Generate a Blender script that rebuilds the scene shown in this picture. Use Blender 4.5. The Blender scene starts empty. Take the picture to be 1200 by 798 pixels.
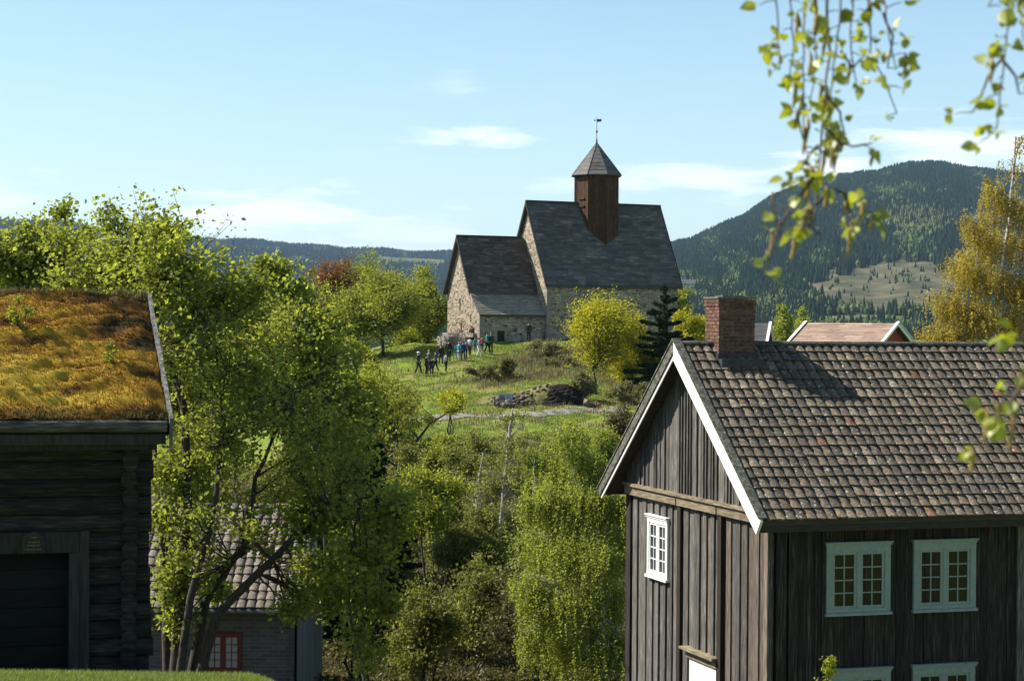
import bpy, math, random
import numpy as np
from mathutils import Matrix, Vector, Quaternion

# ---------------------------------------------------------------- camera, sky, sun, exposure
scene = bpy.context.scene
COL = scene.collection
F = 2400.0
PITCH, ROLL = math.radians(0.45), math.radians(0.4)
RC = Matrix.Rotation(math.radians(90) - PITCH, 3, 'X') @ Matrix.Rotation(ROLL, 3, 'Z')
cam_data = bpy.data.cameras.new('camera')
cam = bpy.data.objects.new('camera', cam_data)
COL.objects.link(cam)
cam.matrix_world = RC.to_4x4()
cam_data.sensor_width = 36.0
cam_data.lens = 72.0
cam_data.clip_start = 0.1
cam_data.clip_end = 40000.0
cam_data.dof.use_dof = True
cam_data.dof.focus_distance = 75.0
cam_data.dof.aperture_fstop = 10.5
scene.camera = cam

SUN_EL = math.radians(43)
SH = Vector((-0.97, 0.24))
SH.normalize()
SUN = Vector((SH.x * math.cos(SUN_EL), SH.y * math.cos(SUN_EL), math.sin(SUN_EL)))
world = bpy.data.worlds.new('World')
scene.world = world
world.use_nodes = True
nt = world.node_tree
for n in list(nt.nodes):
    nt.nodes.remove(n)


def build_world():
    N, L = nt.nodes, nt.links
    out = N.new('ShaderNodeOutputWorld')
    bg = N.new('ShaderNodeBackground')
    bg.inputs['Strength'].default_value = 0.082
    L.new(bg.outputs[0], out.inputs['Surface'])
    sky = N.new('ShaderNodeTexSky')
    sky.sky_type = 'NISHITA'
    sky.sun_disc = False
    sky.sun_elevation = SUN_EL
    sky.sun_rotation = math.atan2(SH.x, SH.y)
    sky.altitude = 200
    sky.air_density = 1.0
    sky.dust_density = 0.3
    sky.ozone_density = 1.5
    tint = N.new('ShaderNodeMix')
    tint.data_type = 'RGBA'
    tint.blend_type = 'MULTIPLY'
    tint.inputs[0].default_value = 1.0
    L.new(sky.outputs[0], tint.inputs[6])
    tint.inputs[7].default_value = (0.93, 1.015, 1.0, 1)
    tc = N.new('ShaderNodeTexCoord')
    sep = N.new('ShaderNodeSeparateXYZ')
    L.new(tc.outputs['Generated'], sep.inputs[0])

    def m(op, a, b=None, c=None, clamp=False):
        n = N.new('ShaderNodeMath')
        n.operation = op
        n.use_clamp = clamp
        for i, v in enumerate((a, b, c)):
            if v is None:
                continue
            if isinstance(v, (int, float)):
                n.inputs[i].default_value = v
            else:
                L.new(v, n.inputs[i])
        return n.outputs[0]
    az = m('ARCTAN2', sep.outputs['X'], sep.outputs['Y'])
    el = m('ARCSINE', sep.outputs['Z'])
    # noise in (azimuth, stretched elevation)
    comb = N.new('ShaderNodeCombineXYZ')
    L.new(m('MULTIPLY', az, 20.0), comb.inputs[0])
    L.new(m('MULTIPLY', el, 120.0), comb.inputs[1])
    no = N.new('ShaderNodeTexNoise')
    no.inputs['Scale'].default_value = 1.0
    no.inputs['Detail'].default_value = 9.0
    no.inputs['Roughness'].default_value = 0.6
    no.inputs['Distortion'].default_value = 0.5
    L.new(comb.outputs[0], no.inputs['Vector'])
    total = None

    def add(v):
        nonlocal total
        total = v if total is None else m('MAXIMUM', total, v)
    nz = m('SUBTRACT', no.outputs['Fac'], 0.5)
    clouds = [(-0.021, 0.0915, 0.036, 0.0062, 0.75), (-0.125, 0.052, 0.075, 0.0135, 0.8), (-0.055, 0.043, 0.09, 0.008, 0.45),
              (0.155, 0.078, 0.03, 0.012, 0.95), (0.225, 0.085, 0.075, 0.016, 0.70), (0.085, 0.070, 0.06, 0.011, 0.65),
              (-0.26, 0.057, 0.05, 0.010, 0.5), (-0.028, 0.118, 0.02, 0.006, 0.2), (0.33, 0.09, 0.08, 0.02, 0.8), (-0.4, 0.07, 0.12, 0.02, 0.7), (-0.18, 0.035, 0.3, 0.012, 0.35)]
    for ca, ce, wa, we, s in clouds:
        da = m('DIVIDE', m('SUBTRACT', az, ca), wa)
        de = m('DIVIDE', m('SUBTRACT', el, ce), we)
        r2 = m('ADD', m('MULTIPLY', da, da), m('MULTIPLY', de, de))
        v = m('SUBTRACT', 1.0, m('SQRT', r2))
        v = m('ADD', v, m('MULTIPLY', nz, 3.8))
        v = m('MULTIPLY', m('MULTIPLY', v, 1.15, clamp=True), s, clamp=True)
        add(m('SMOOTH_MIN', v, 1.0, 0.2))
    # general thin veil growing towards the horizon
    hz = m('MULTIPLY', m('POWER', m('SUBTRACT', 1.0, m('MULTIPLY', m('ABSOLUTE', el), 2.2), clamp=True), 4.0), 0.22)
    veil = m('ADD', hz, m('MULTIPLY', m('MULTIPLY', nz, 1.2, clamp=True), 0.25), clamp=True)
    mix0 = N.new('ShaderNodeMix')
    mix0.data_type = 'RGBA'
    L.new(veil, mix0.inputs[0])
    L.new(tint.outputs[2], mix0.inputs[6])
    mix0.inputs[7].default_value = (6.2, 7.3, 8.3, 1)
    mix = N.new('ShaderNodeMix')
    mix.data_type = 'RGBA'
    L.new(total, mix.inputs[0])
    L.new(mix0.outputs[2], mix.inputs[6])
    mix.inputs[7].default_value = (8.4, 8.7, 9.0, 1)
    L.new(mix.outputs[2], bg.inputs['Color'])


build_world()
sun_data = bpy.data.lights.new('sun', 'SUN')
sun_data.energy = 5.0
sun_data.angle = math.radians(0.5)
sun_data.color = (1.0, 0.93, 0.82)
sun = bpy.data.objects.new('sun', sun_data)
COL.objects.link(sun)
sun.rotation_euler = SUN.to_track_quat('Z', 'Y').to_euler()
sun.location = (-20, 0, 30)
vs = scene.view_settings
vs.view_transform = 'Standard'
vs.look = 'None'
vs.gamma = 1.0
vs.exposure = 0.95
scene.render.engine = 'CYCLES'
scene.cycles.max_bounces = 8
scene.cycles.transparent_max_bounces = 8
scene.cycles.volume_bounces = 0
scene.cycles.use_denoising = True


# ---------------------------------------------------------------- helpers
def P(px, py, d):
    """world point seen at photo pixel (1200x798) at depth d"""
    return RC @ Vector(((px - 600) / F * d, -(py - 399) / F * d, -d))


def tag(o, label=None, cat=None, group=None, kind=None):
    if label:
        o['label'] = label
    if cat:
        o['category'] = cat
    if group:
        o['group'] = group
    if kind:
        o['kind'] = kind
    return o


def thing(name, label, cat, loc=(0, 0, 0), rz=0.0, group=None):
    o = bpy.data.objects.new(name, None)
    COL.objects.link(o)
    o.empty_display_size = 0.3
    o.location = loc
    o.rotation_euler = (0, 0, rz)
    return tag(o, label, cat, group)


def mesh_np(name, verts, faces_flat, sizes, mats, parent=None, rnd=None, mi=None, smooth=False, loc=None):
    me = bpy.data.meshes.new(name)
    verts = np.asarray(verts, dtype=np.float32).reshape(-1, 3)
    ff = np.asarray(faces_flat, dtype=np.int32)
    sz = np.asarray(sizes, dtype=np.int32)
    me.vertices.add(len(verts))
    me.vertices.foreach_set('co', verts.ravel())
    me.loops.add(len(ff))
    me.loops.foreach_set('vertex_index', ff)
    me.polygons.add(len(sz))
    starts = np.concatenate(([0], np.cumsum(sz)[:-1])).astype(np.int32)
    me.polygons.foreach_set('loop_start', starts)
    if mi is not None:
        me.polygons.foreach_set('material_index', np.asarray(mi, dtype=np.int32))
    me.polygons.foreach_set('use_smooth', np.full(len(sz), bool(smooth)))
    me.update(calc_edges=True)
    if rnd is not None:
        a = me.attributes.new('rnd', 'FLOAT', 'FACE')
        a.data.foreach_set('value', np.asarray(rnd, dtype=np.float32))
    if not isinstance(mats, (list, tuple)):
        mats = [mats]
    for m_ in mats:
        me.materials.append(m_)
    o = bpy.data.objects.new(name, me)
    COL.objects.link(o)
    if parent:
        o.parent = parent
    if loc is not None:
        o.location = loc
    return o


class MB:
    def __init__(self, seed=1):
        self.v, self.f, self.r, self.m = [], [], [], []
        self.rng = random.Random(seed)

    def poly(self, verts, faces, rnd=None, m=0):
        b = len(self.v)
        self.v.extend([tuple(q) for q in verts])
        r = self.rng.random() if rnd is None else rnd
        for f in faces:
            self.f.append([b + i for i in f])
            self.r.append(r)
            self.m.append(m)

    def box(self, x0, x1, y0, y1, z0, z1, rnd=None, m=0, M=None):
        vs_ = [(x0, y0, z0), (x1, y0, z0), (x1, y1, z0), (x0, y1, z0), (x0, y0, z1), (x1, y0, z1), (x1, y1, z1), (x0, y1, z1)]
        if M is not None:
            vs_ = [tuple(M @ Vector(q)) for q in vs_]
        self.poly(vs_, [(0, 3, 2, 1), (4, 5, 6, 7), (0, 1, 5, 4), (1, 2, 6, 5), (2, 3, 7, 6), (3, 0, 4, 7)], rnd, m)

    def prism(self, pts, a, b, axis='y', rnd=None, m=0):
        """extrude polygon pts (2D) between a and b along axis"""
        n = len(pts)
        if axis == 'y':
            A = [(p[0], a, p[1]) for p in pts]; B = [(p[0], b, p[1]) for p in pts]
        elif axis == 'x':
            A = [(a, p[0], p[1]) for p in pts]; B = [(b, p[0], p[1]) for p in pts]
        else:
            A = [(p[0], p[1], a) for p in pts]; B = [(p[0], p[1], b) for p in pts]
        fs = [tuple(range(n)), tuple(range(2 * n - 1, n - 1, -1))]
        for i in range(n):
            j = (i + 1) % n
            fs.append((i, i + n, j + n, j))
        self.poly(A + B, fs, rnd, m)

    def tube(self, pts, radii, sides=6, rnd=None, m=0, caps=True):
        pts = [Vector(p) for p in pts]
        n = len(pts)
        vs_, fs = [], []
        prev = None
        for i, p in enumerate(pts):
            d = (pts[min(i + 1, n - 1)] - pts[max(i - 1, 0)])
            if d.length < 1e-9:
                d = Vector((0, 0, 1))
            d.normalize()
            if prev is None:
                up = Vector((0, 0, 1)) if abs(d.z) < 0.9 else Vector((1, 0, 0))
                s = d.cross(up).normalized()
            else:
                s = (prev - d * prev.dot(d))
                s = s.normalized() if s.length > 1e-6 else d.orthogonal().normalized()
            prev = s
            t = d.cross(s)
            for k in range(sides):
                a = 2 * math.pi * k / sides
                vs_.append(p + (s * math.cos(a) + t * math.sin(a)) * radii[i])
        for i in range(n - 1):
            for k in range(sides):
                k2 = (k + 1) % sides
                fs.append((i * sides + k, i * sides + k2, (i + 1) * sides + k2, (i + 1) * sides + k))
        if caps:
            fs.append(tuple(range(sides - 1, -1, -1)))
            fs.append(tuple((n - 1) * sides + k for k in range(sides)))
        self.poly(vs_, fs, rnd, m)

    def build(self, name, mats, parent=None, smooth=False, loc=None, label=None):
        flat = [i for f in self.f for i in f]
        o = mesh_np(name, self.v, flat, [len(f) for f in self.f], mats, parent, self.r, self.m, smooth, loc)
        if label:
            o['label'] = label
        return o


# ---------------------------------------------------------------- materials
def new_mat(name):
    m = bpy.data.materials.new(name)
    m.use_nodes = True
    t = m.node_tree
    for n in list(t.nodes):
        t.nodes.remove(n)
    out = t.nodes.new('ShaderNodeOutputMaterial')
    return m, t, out


def surf(name, cols, scale=(1, 1, 1), nscale=4.0, detail=6.0, rough=0.85, rnd_amt=0.3, bump=0.3, bump_dist=0.01,
         rnd_cols=None, spec=0.3, pos=(0.3, 0.7), speck=None, metallic=0.0, nrough=0.6):
    """procedural surface: noise ramp cols, per-piece variation through the 'rnd' attribute"""
    m, t, out = new_mat(name)
    N, L = t.nodes, t.links
    bs = N.new('ShaderNodeBsdfPrincipled')
    L.new(bs.outputs[0], out.inputs['Surface'])
    bs.inputs['Roughness'].default_value = rough
    bs.inputs['Specular IOR Level'].default_value = spec
    bs.inputs['Metallic'].default_value = metallic
    tc = N.new('ShaderNodeTexCoord')
    mp = N.new('ShaderNodeMapping')
    mp.inputs['Scale'].default_value = scale
    L.new(tc.outputs['Object'], mp.inputs[0])
    at = N.new('ShaderNodeAttribute')
    at.attribute_name = 'rnd'
    # shift the texture per piece so neighbours differ
    va = N.new('ShaderNodeVectorMath')
    va.operation = 'MULTIPLY_ADD'
    L.new(at.outputs['Fac'], va.inputs[0])
    va.inputs[1].default_value = (17.0, 31.0, 23.0)
    L.new(mp.outputs[0], va.inputs[2])
    no = N.new('ShaderNodeTexNoise')
    no.inputs['Scale'].default_value = nscale
    no.inputs['Detail'].default_value = detail
    no.inputs['Roughness'].default_value = nrough
    L.new(va.outputs[0], no.inputs['Vector'])
    rp = N.new('ShaderNodeValToRGB')
    el = rp.color_ramp.elements
    while len(el) > 1:
        el.remove(el[-1])
    for i, c in enumerate(cols):
        p = pos[0] + (pos[1] - pos[0]) * (i / max(1, len(cols) - 1))
        e = el[0] if i == 0 else el.new(p)
        e.position = p
        e.color = (*c, 1)
    L.new(no.outputs['Fac'], rp.inputs[0])
    col = rp.outputs[0]
    if rnd_cols:
        r2 = N.new('ShaderNodeValToRGB')
        r2.color_ramp.interpolation = 'CONSTANT'
        e2 = r2.color_ramp.elements
        while len(e2) > 1:
            e2.remove(e2[-1])
        for i, (p, c) in enumerate(rnd_cols):
            e = e2[0] if i == 0 else e2.new(p)
            e.position = p
            e.color = (*c, 1)
        L.new(at.outputs['Fac'], r2.inputs[0])
        mx = N.new('ShaderNodeMix')
        mx.data_type = 'RGBA'
        mx.blend_type = 'MULTIPLY'
        mx.inputs[0].default_value = 1.0
        L.new(col, mx.inputs[6])
        L.new(r2.outputs[0], mx.inputs[7])
        col = mx.outputs[2]
    if rnd_amt:
        w = N.new('ShaderNodeTexWhiteNoise')
        w.noise_dimensions = '1D'
        L.new(at.outputs['Fac'], w.inputs['W'])
        mr = N.new('ShaderNodeMapRange')
        mr.inputs['To Min'].default_value = 1 - rnd_amt
        mr.inputs['To Max'].default_value = 1 + rnd_amt
        L.new(w.outputs['Value'], mr.inputs['Value'])
        mx = N.new('ShaderNodeVectorMath')
        mx.operation = 'SCALE'
        L.new(col, mx.inputs[0])
        L.new(mr.outputs[0], mx.inputs['Scale'])
        col = mx.outputs[0]
    if speck:
        sc_, th, sc_col = speck
        n3 = N.new('ShaderNodeTexNoise')
        n3.inputs['Scale'].default_value = sc_
        n3.inputs['Detail'].default_value = 3
        L.new(tc.outputs['Object'], n3.inputs['Vector'])
        m3 = N.new('ShaderNodeMapRange')
        m3.inputs['From Min'].default_value = th
        m3.inputs['From Max'].default_value = th + 0.06
        L.new(n3.outputs['Fac'], m3.inputs['Value'])
        mx = N.new('ShaderNodeMix')
        mx.data_type = 'RGBA'
        L.new(m3.outputs[0], mx.inputs[0])
        L.new(col, mx.inputs[6])
        mx.inputs[7].default_value = (*sc_col, 1)
        col = mx.outputs[2]
    L.new(col, bs.inputs['Base Color'])
    if bump:
        bp = N.new('ShaderNodeBump')
        bp.inputs['Strength'].default_value = bump
        bp.inputs['Distance'].default_value = bump_dist
        L.new(no.outputs['Fac'], bp.inputs['Height'])
        L.new(bp.outputs[0], bs.inputs['Normal'])
    return m


def leaf_mat(name, c1, c2, trans=0.45, nscale=0.5, amt=0.35, gloss=0.018):
    m, t, out = new_mat(name)
    N, L = t.nodes, t.links
    at = N.new('ShaderNodeAttribute')
    at.attribute_name = 'rnd'
    tc = N.new('ShaderNodeTexCoord')
    no = N.new('ShaderNodeTexNoise')
    no.inputs['Scale'].default_value = nscale
    no.inputs['Detail'].default_value = 3
    L.new(tc.outputs['Object'], no.inputs['Vector'])
    ad = N.new('ShaderNodeMath')
    ad.operation = 'MULTIPLY_ADD'
    L.new(no.outputs['Fac'], ad.inputs[0])
    ad.inputs[1].default_value = 1.4
    ad.inputs[2].default_value = -0.55
    a2 = N.new('ShaderNodeMath')
    a2.operation = 'MULTIPLY_ADD'
    a2.use_clamp = True
    L.new(at.outputs['Fac'], a2.inputs[0])
    a2.inputs[1].default_value = 0.7
    L.new(ad.outputs[0], a2.inputs[2])
    mx = N.new('ShaderNodeMix')
    mx.data_type = 'RGBA'
    L.new(a2.outputs[0], mx.inputs[0])
    mx.inputs[6].default_value = (*c1, 1)
    mx.inputs[7].default_value = (*c2, 1)
    w = N.new('ShaderNodeTexWhiteNoise')
    w.noise_dimensions = '1D'
    L.new(at.outputs['Fac'], w.inputs['W'])
    mr = N.new('ShaderNodeMapRange')
    mr.inputs['To Min'].default_value = 1 - amt
    mr.inputs['To Max'].default_value = 1 + amt
    L.new(w.outputs['Value'], mr.inputs['Value'])
    sc = N.new('ShaderNodeVectorMath')
    sc.operation = 'SCALE'
    L.new(mx.outputs[2], sc.inputs[0])
    L.new(mr.outputs[0], sc.inputs['Scale'])
    d = N.new('ShaderNodeBsdfDiffuse')
    tr = N.new('ShaderNodeBsdfTranslucent')
    g = N.new('ShaderNodeBsdfGlossy')
    g.inputs['Roughness'].default_value = 0.5
    L.new(sc.outputs[0], d.inputs[0])
    tm = N.new('ShaderNodeMix')
    tm.data_type = 'RGBA'
    tm.blend_type = 'MULTIPLY'
    tm.inputs[0].default_value = 1.0
    L.new(sc.outputs[0], tm.inputs[6])
    tm.inputs[7].default_value = (1.18, 1.16, 0.64, 1)
    L.new(tm.outputs[2], tr.inputs[0])
    ms = N.new('ShaderNodeMixShader')
    ms.inputs[0].default_value = trans
    L.new(d.outputs[0], ms.inputs[1])
    L.new(tr.outputs[0], ms.inputs[2])
    m2 = N.new('ShaderNodeMixShader')
    m2.inputs[0].default_value = gloss
    L.new(ms.outputs[0], m2.inputs[1])
    L.new(g.outputs[0], m2.inputs[2])
    L.new(m2.outputs[0], out.inputs['Surface'])
    return m


def glass_mat(name, col=(0.02, 0.025, 0.03), spec=0.5):
    m, t, out = new_mat(name)
    bs = t.nodes.new('ShaderNodeBsdfPrincipled')
    bs.inputs['Base Color'].default_value = (*col, 1)
    bs.inputs['Roughness'].default_value = 0.08
    bs.inputs['Specular IOR Level'].default_value = spec
    t.links.new(bs.outputs[0], out.inputs['Surface'])
    return m


M = {}
M['wall_plank'] = surf('weathered_plank', [(0.018, 0.0165, 0.0145), (0.088, 0.081, 0.072), (0.22, 0.212, 0.195)], (9, 9, 0.45), 6, 9, 0.85, 0.32, 0.6, 0.01)
M['red_plank'] = surf('reddish_plank', [(0.022, 0.015, 0.011), (0.105, 0.080, 0.062), (0.24, 0.205, 0.17)], (9, 9, 0.45), 6, 9, 0.85, 0.4, 0.6, 0.01)
M['turf_log'] = surf('lichen_log', [(0.02, 0.019, 0.015), (0.06, 0.058, 0.048), (0.15, 0.147, 0.125)], (0.8, 6, 6), 4, 8, 0.95, 0.2, 0.6)
M['front_plank'] = surf('tarred_shade_plank', [(0.005, 0.004, 0.0033), (0.017, 0.0135, 0.011), (0.075, 0.065, 0.055)], (7, 7, 0.35), 5, 9, 0.8, 0.35, 0.5, 0.01)  # tarred wood, its colour darkened further to carry the front wall's shade
M['raw_beam'] = surf('raw_timber', [(0.07, 0.05, 0.03), (0.17, 0.135, 0.09), (0.27, 0.22, 0.15)], (2, 1, 9), 3, 8, 0.8, 0.15, 0.4)
M['recess_shade'] = surf('recess_shade_wood', [(0.012, 0.007, 0.005), (0.03, 0.018, 0.012)], (9, 9, 0.6), 4, 8, 0.8, 0.2, 0.4)  # near-black brown puts the shadow of wall recesses into the colour
M['white_paint'] = surf('white_paint', [(0.66, 0.66, 0.63), (0.80, 0.80, 0.78)], (3, 3, 3), 5, 8, 0.5, 0.04, 0.15, speck=(22, 0.70, (0.45, 0.43, 0.38)))
M['mint_paint'] = surf('pale_green_paint', [(0.19, 0.245, 0.23), (0.27, 0.325, 0.305)], (3, 3, 3), 4, 8, 0.5, 0.05, 0.15, speck=(30, 0.70, (0.22, 0.25, 0.23)))
M['grey_board'] = surf('lichen_grey_board', [(0.03, 0.03, 0.022), (0.10, 0.10, 0.08), (0.26, 0.26, 0.23)], (3, 3, 3), 7, 8, 0.9, 0.15, 0.4, speck=(9, 0.52, (0.055, 0.055, 0.035)))
M['soffit'] = surf('soffit_board', [(0.03, 0.024, 0.02), (0.08, 0.065, 0.05)], (1, 9, 9), 4, 6, 0.9, 0.3, 0.3)
TILE = [(0.0, (0.80, 0.75, 0.66)), (0.24, (0.90, 0.78, 0.68)), (0.31, (0.62, 0.60, 0.57)), (0.55, (1.0, 0.90, 0.74)), (0.68, (0.80, 0.74, 0.70)),
        (0.82, (0.66, 0.70, 0.58)), (0.9, (1.25, 1.15, 1.0)), (0.978, (1.20, 0.75, 0.58)), (0.99, (1.9, 0.85, 0.62)), (0.992, (1.45, 1.4, 1.3))]
M['pantile'] = surf('weathered_pantile', [(0.045, 0.037, 0.029), (0.115, 0.098, 0.078), (0.20, 0.175, 0.142)], (1, 1, 1), 16, 7, 0.85, 0.25, 0.4, 0.01,
                    rnd_cols=TILE, speck=(14, 0.63, (0.34, 0.33, 0.28)))
M['ridge_tile'] = surf('ridge_tile', [(0.03, 0.028, 0.024), (0.10, 0.095, 0.075)], (1, 1, 1), 12, 7, 0.9, 0.3, 0.4, speck=(18, 0.6, (0.16, 0.17, 0.10)))
M['brick'] = surf('red_brick', [(0.05, 0.027, 0.019), (0.115, 0.053, 0.036), (0.185, 0.10, 0.073)], (1, 1, 1), 9, 7, 0.9, 0.35, 0.4, speck=(25, 0.64, (0.30, 0.26, 0.22)))
M['mortar'] = surf('mortar', [(0.10, 0.09, 0.075), (0.18, 0.16, 0.135)], (1, 1, 1), 20, 5, 0.95, 0.1, 0.4)
M['lead'] = surf('lead_flashing', [(0.02, 0.02, 0.022), (0.05, 0.05, 0.055)], (1, 1, 1), 6, 5, 0.6, 0.1, 0.2)
M['glass'] = glass_mat('window_glass')
M['curtain'] = surf('curtain', [(0.10, 0.09, 0.04), (0.16, 0.14, 0.07)], (8, 1, 1), 4, 3, 0.9, 0.1, 0.1)
M['log'] = surf('old_log', [(0.005, 0.0043, 0.0034), (0.019, 0.0165, 0.0135), (0.055, 0.049, 0.041)], (0.8, 9, 9), 3.5, 8, 0.9, 0.35, 0.6, 0.02)
M['log_frame'] = surf('door_frame_wood', [(0.016, 0.015, 0.013), (0.048, 0.045, 0.039)], (7, 7, 0.8), 3.5, 8, 0.9, 0.2, 0.5)
M['door_dark'] = surf('dark_door_wood', [(0.004, 0.004, 0.004), (0.011, 0.010, 0.0095)], (0.8, 6, 8), 3.5, 8, 0.9, 0.3, 0.5)
M['birchbark'] = surf('birch_bark_edge', [(0.025, 0.025, 0.022), (0.09, 0.09, 0.083), (0.27, 0.27, 0.25)], (4, 4, 4), 4, 8, 0.8, 0.1, 0.4)
M['brass'] = surf('dull_gilt', [(0.12, 0.09, 0.03), (0.2, 0.15, 0.06)], (4, 4, 4), 4, 4, 0.6, 0.1, 0.1)
M['grey_brick'] = None
M['bluegrey'] = surf('bluegrey_board', [(0.10, 0.12, 0.12), (0.15, 0.17, 0.17)], (6, 6, 0.6), 4, 6, 0.8, 0.1, 0.3)
M['red_paint'] = surf('red_frame_paint', [(0.11, 0.022, 0.014), (0.17, 0.036, 0.024)], (3, 3, 3), 5, 4, 0.6, 0.1, 0.1)
M['barn_red'] = surf('barn_red_board', [(0.20, 0.03, 0.02), (0.30, 0.05, 0.035)], (6, 6, 0.6), 5, 4, 0.8, 0.1, 0.1)
M['barn_roof'] = surf('barn_roof_tile', [(0.22, 0.15, 0.11), (0.36, 0.26, 0.20)], (0.6, 3, 3), 5, 6, 0.9, 0.25, 0.3)
M['slate_dark'] = surf('dark_roof', [(0.05, 0.05, 0.052), (0.09, 0.09, 0.092)], (0.6, 3, 3), 5, 6, 0.8, 0.2, 0.3)
M['bark'] = surf('grey_bark', [(0.022, 0.019, 0.016), (0.075, 0.066, 0.054)], (6, 6, 1.4), 5, 6, 0.95, 0.2, 0.6, 0.02)
M['bark_dark'] = surf('dark_bark', [(0.03, 0.022, 0.017), (0.08, 0.06, 0.045)], (6, 6, 1.4), 5, 6, 0.95, 0.2, 0.5, 0.02)
M['bark_birch'] = surf('white_birch_bark', [(0.05, 0.045, 0.04), (0.30, 0.29, 0.27), (0.42, 0.41, 0.385)], (2, 2, 7), 2.2, 6, 0.8, 0.05, 0.3, pos=(0.36, 0.52))
M['bark_pale'] = surf('pale_grey_bark', [(0.20, 0.185, 0.155), (0.40, 0.375, 0.33)], (3, 3, 4), 3, 6, 0.9, 0.1, 0.3)
M['leaf_maple'] = leaf_mat('maple_leaf', (0.155, 0.195, 0.034), (0.34, 0.375, 0.07), 0.6, 0.5)
M['leaf_maple2'] = leaf_mat('maple_leaf_deep', (0.07, 0.13, 0.016), (0.17, 0.25, 0.028), 0.5, 0.5)
M['leaf_lime'] = leaf_mat('lime_leaf', (0.32, 0.32, 0.02), (0.55, 0.52, 0.03), 0.5, 0.4)
M['leaf_green'] = leaf_mat('green_leaf', (0.20, 0.23, 0.03), (0.38, 0.40, 0.055), 0.5, 0.35)
M['leaf_dull'] = leaf_mat('dull_leaf', (0.14, 0.155, 0.035), (0.29, 0.30, 0.07), 0.4, 0.4)
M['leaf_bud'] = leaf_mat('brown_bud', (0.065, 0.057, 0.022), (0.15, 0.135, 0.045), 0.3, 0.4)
M['leaf_birch'] = leaf_mat('birch_leaf', (0.20, 0.24, 0.04), (0.38, 0.42, 0.085), 0.5, 0.7)
M['leaf_ochre'] = leaf_mat('ochre_leaf', (0.27, 0.21, 0.04), (0.48, 0.385, 0.075), 0.5, 0.6)
M['leaf_red'] = leaf_mat('copper_leaf', (0.17, 0.07, 0.03), (0.30, 0.13, 0.045), 0.45, 0.6)
M['needle'] = leaf_mat('spruce_needle', (0.012, 0.024, 0.010), (0.035, 0.055, 0.02), 0.12, 0.8)
M['needle2'] = leaf_mat('fir_needle', (0.02, 0.036, 0.018), (0.05, 0.072, 0.03), 0.15, 0.8)


# ---------------------------------------------------------------- terrain
YS = np.array([-400, 0, 10, 16, 23, 28, 34, 42, 52, 62, 75, 90, 104, 118, 125, 132, 150, 160, 168, 172, 178, 200, 230, 300, 500, 900, 1800, 3000, 14000], float)
LT = np.array([-0.32, -0.21, -0.13, -0.10, -0.04, -0.01, 0.03, 0.06, 0.15, 0.30])
LZ = np.array([
    [-3.0, -1.7, -2.3, -3.08, -3.98, -5.02, -6.6, -8.6, -10, -10.6, -11, -10.6, -10, -9, -8.3, -7.6, -6.5, -6, -5.5, -5.3, -5.0, -4.6, -5, -10, -25, -45, -50, -50, -55],
    [-3.0, -1.7, -2.3, -3.08, -3.97, -5.02, -6.6, -8.6, -10, -10.6, -11, -10.6, -10, -9, -8.3, -7.6, -6.0, -5.4, -4.9, -4.7, -4.5, -4.3, -4.6, -9, -25, -45, -50, -50, -55],
    [-3.0, -1.7, -2.4, -3.15, -4.01, -5.05, -6.7, -8.7, -10.1, -10.7, -11.2, -10.9, -10, -8.6, -7.9, -7.2, -5.6, -4.9, -4.3, -4.1, -3.9, -3.9, -4.4, -9, -25, -45, -50, -50, -55],
    [-3.0, -1.7, -2.5, -3.3, -4.2, -5.25, -6.8, -8.8, -10.2, -10.9, -11.4, -11.2, -9.8, -8.0, -7.2, -6.6, -5.0, -4.4, -3.9, -3.75, -3.6, -3.7, -4.2, -9, -25, -45, -50, -50, -55],
    [-3.0, -1.7, -2.9, -4.1, -5.6, -6.6, -7.8, -9.2, -10.4, -11.2, -11.8, -11.6, -9.4, -7.0, -6.4, -5.95, -4.45, -3.65, -2.75, -2.3, -1.8, -1.5, -2.5, -8, -25, -45, -50, -50, -55],
    [-3.0, -1.7, -2.9, -4.2, -5.8, -6.8, -8.0, -9.2, -10.4, -11.2, -11.8, -11.4, -9.2, -6.85, -6.3, -5.85, -4.3, -3.0, -1.75, -1.4, -1.3, -1.2, -2.2, -8, -25, -45, -50, -50, -55],
    [-3.0, -1.7, -2.9, -4.2, -5.8, -7.0, -8.4, -9.3, -10.2, -11, -11.6, -11.2, -9.1, -6.8, -6.25, -5.8, -3.9, -2.6, -1.55, -1.3, -1.2, -1.1, -2.1, -8, -25, -45, -50, -50, -55],
    [-3.0, -1.7, -2.9, -4.2, -5.8, -7.0, -8.6, -9.3, -10.0, -10.8, -11.4, -11, -9.1, -6.85, -6.3, -5.85, -4.2, -3.0, -2.0, -1.7, -1.4, -1.3, -2.3, -8, -25, -45, -50, -50, -55],
    [-3.0, -1.7, -2.9, -4.2, -5.8, -7.1, -8.7, -9.3, -9.8, -10.4, -11, -10.6, -9, -7.0, -6.5, -6, -5.2, -4.8, -4.4, -4.2, -4, -4, -5, -10, -25, -45, -50, -50, -55],
    [-3.0, -1.7, -2.9, -4.2, -5.8, -7.1, -8.7, -9.3, -9.8, -10.4, -11, -10.6, -9, -7.0, -6.5, -6, -5.2, -4.8, -4.4, -4.2, -4, -4, -5, -10, -25, -45, -50, -50, -55]])


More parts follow.
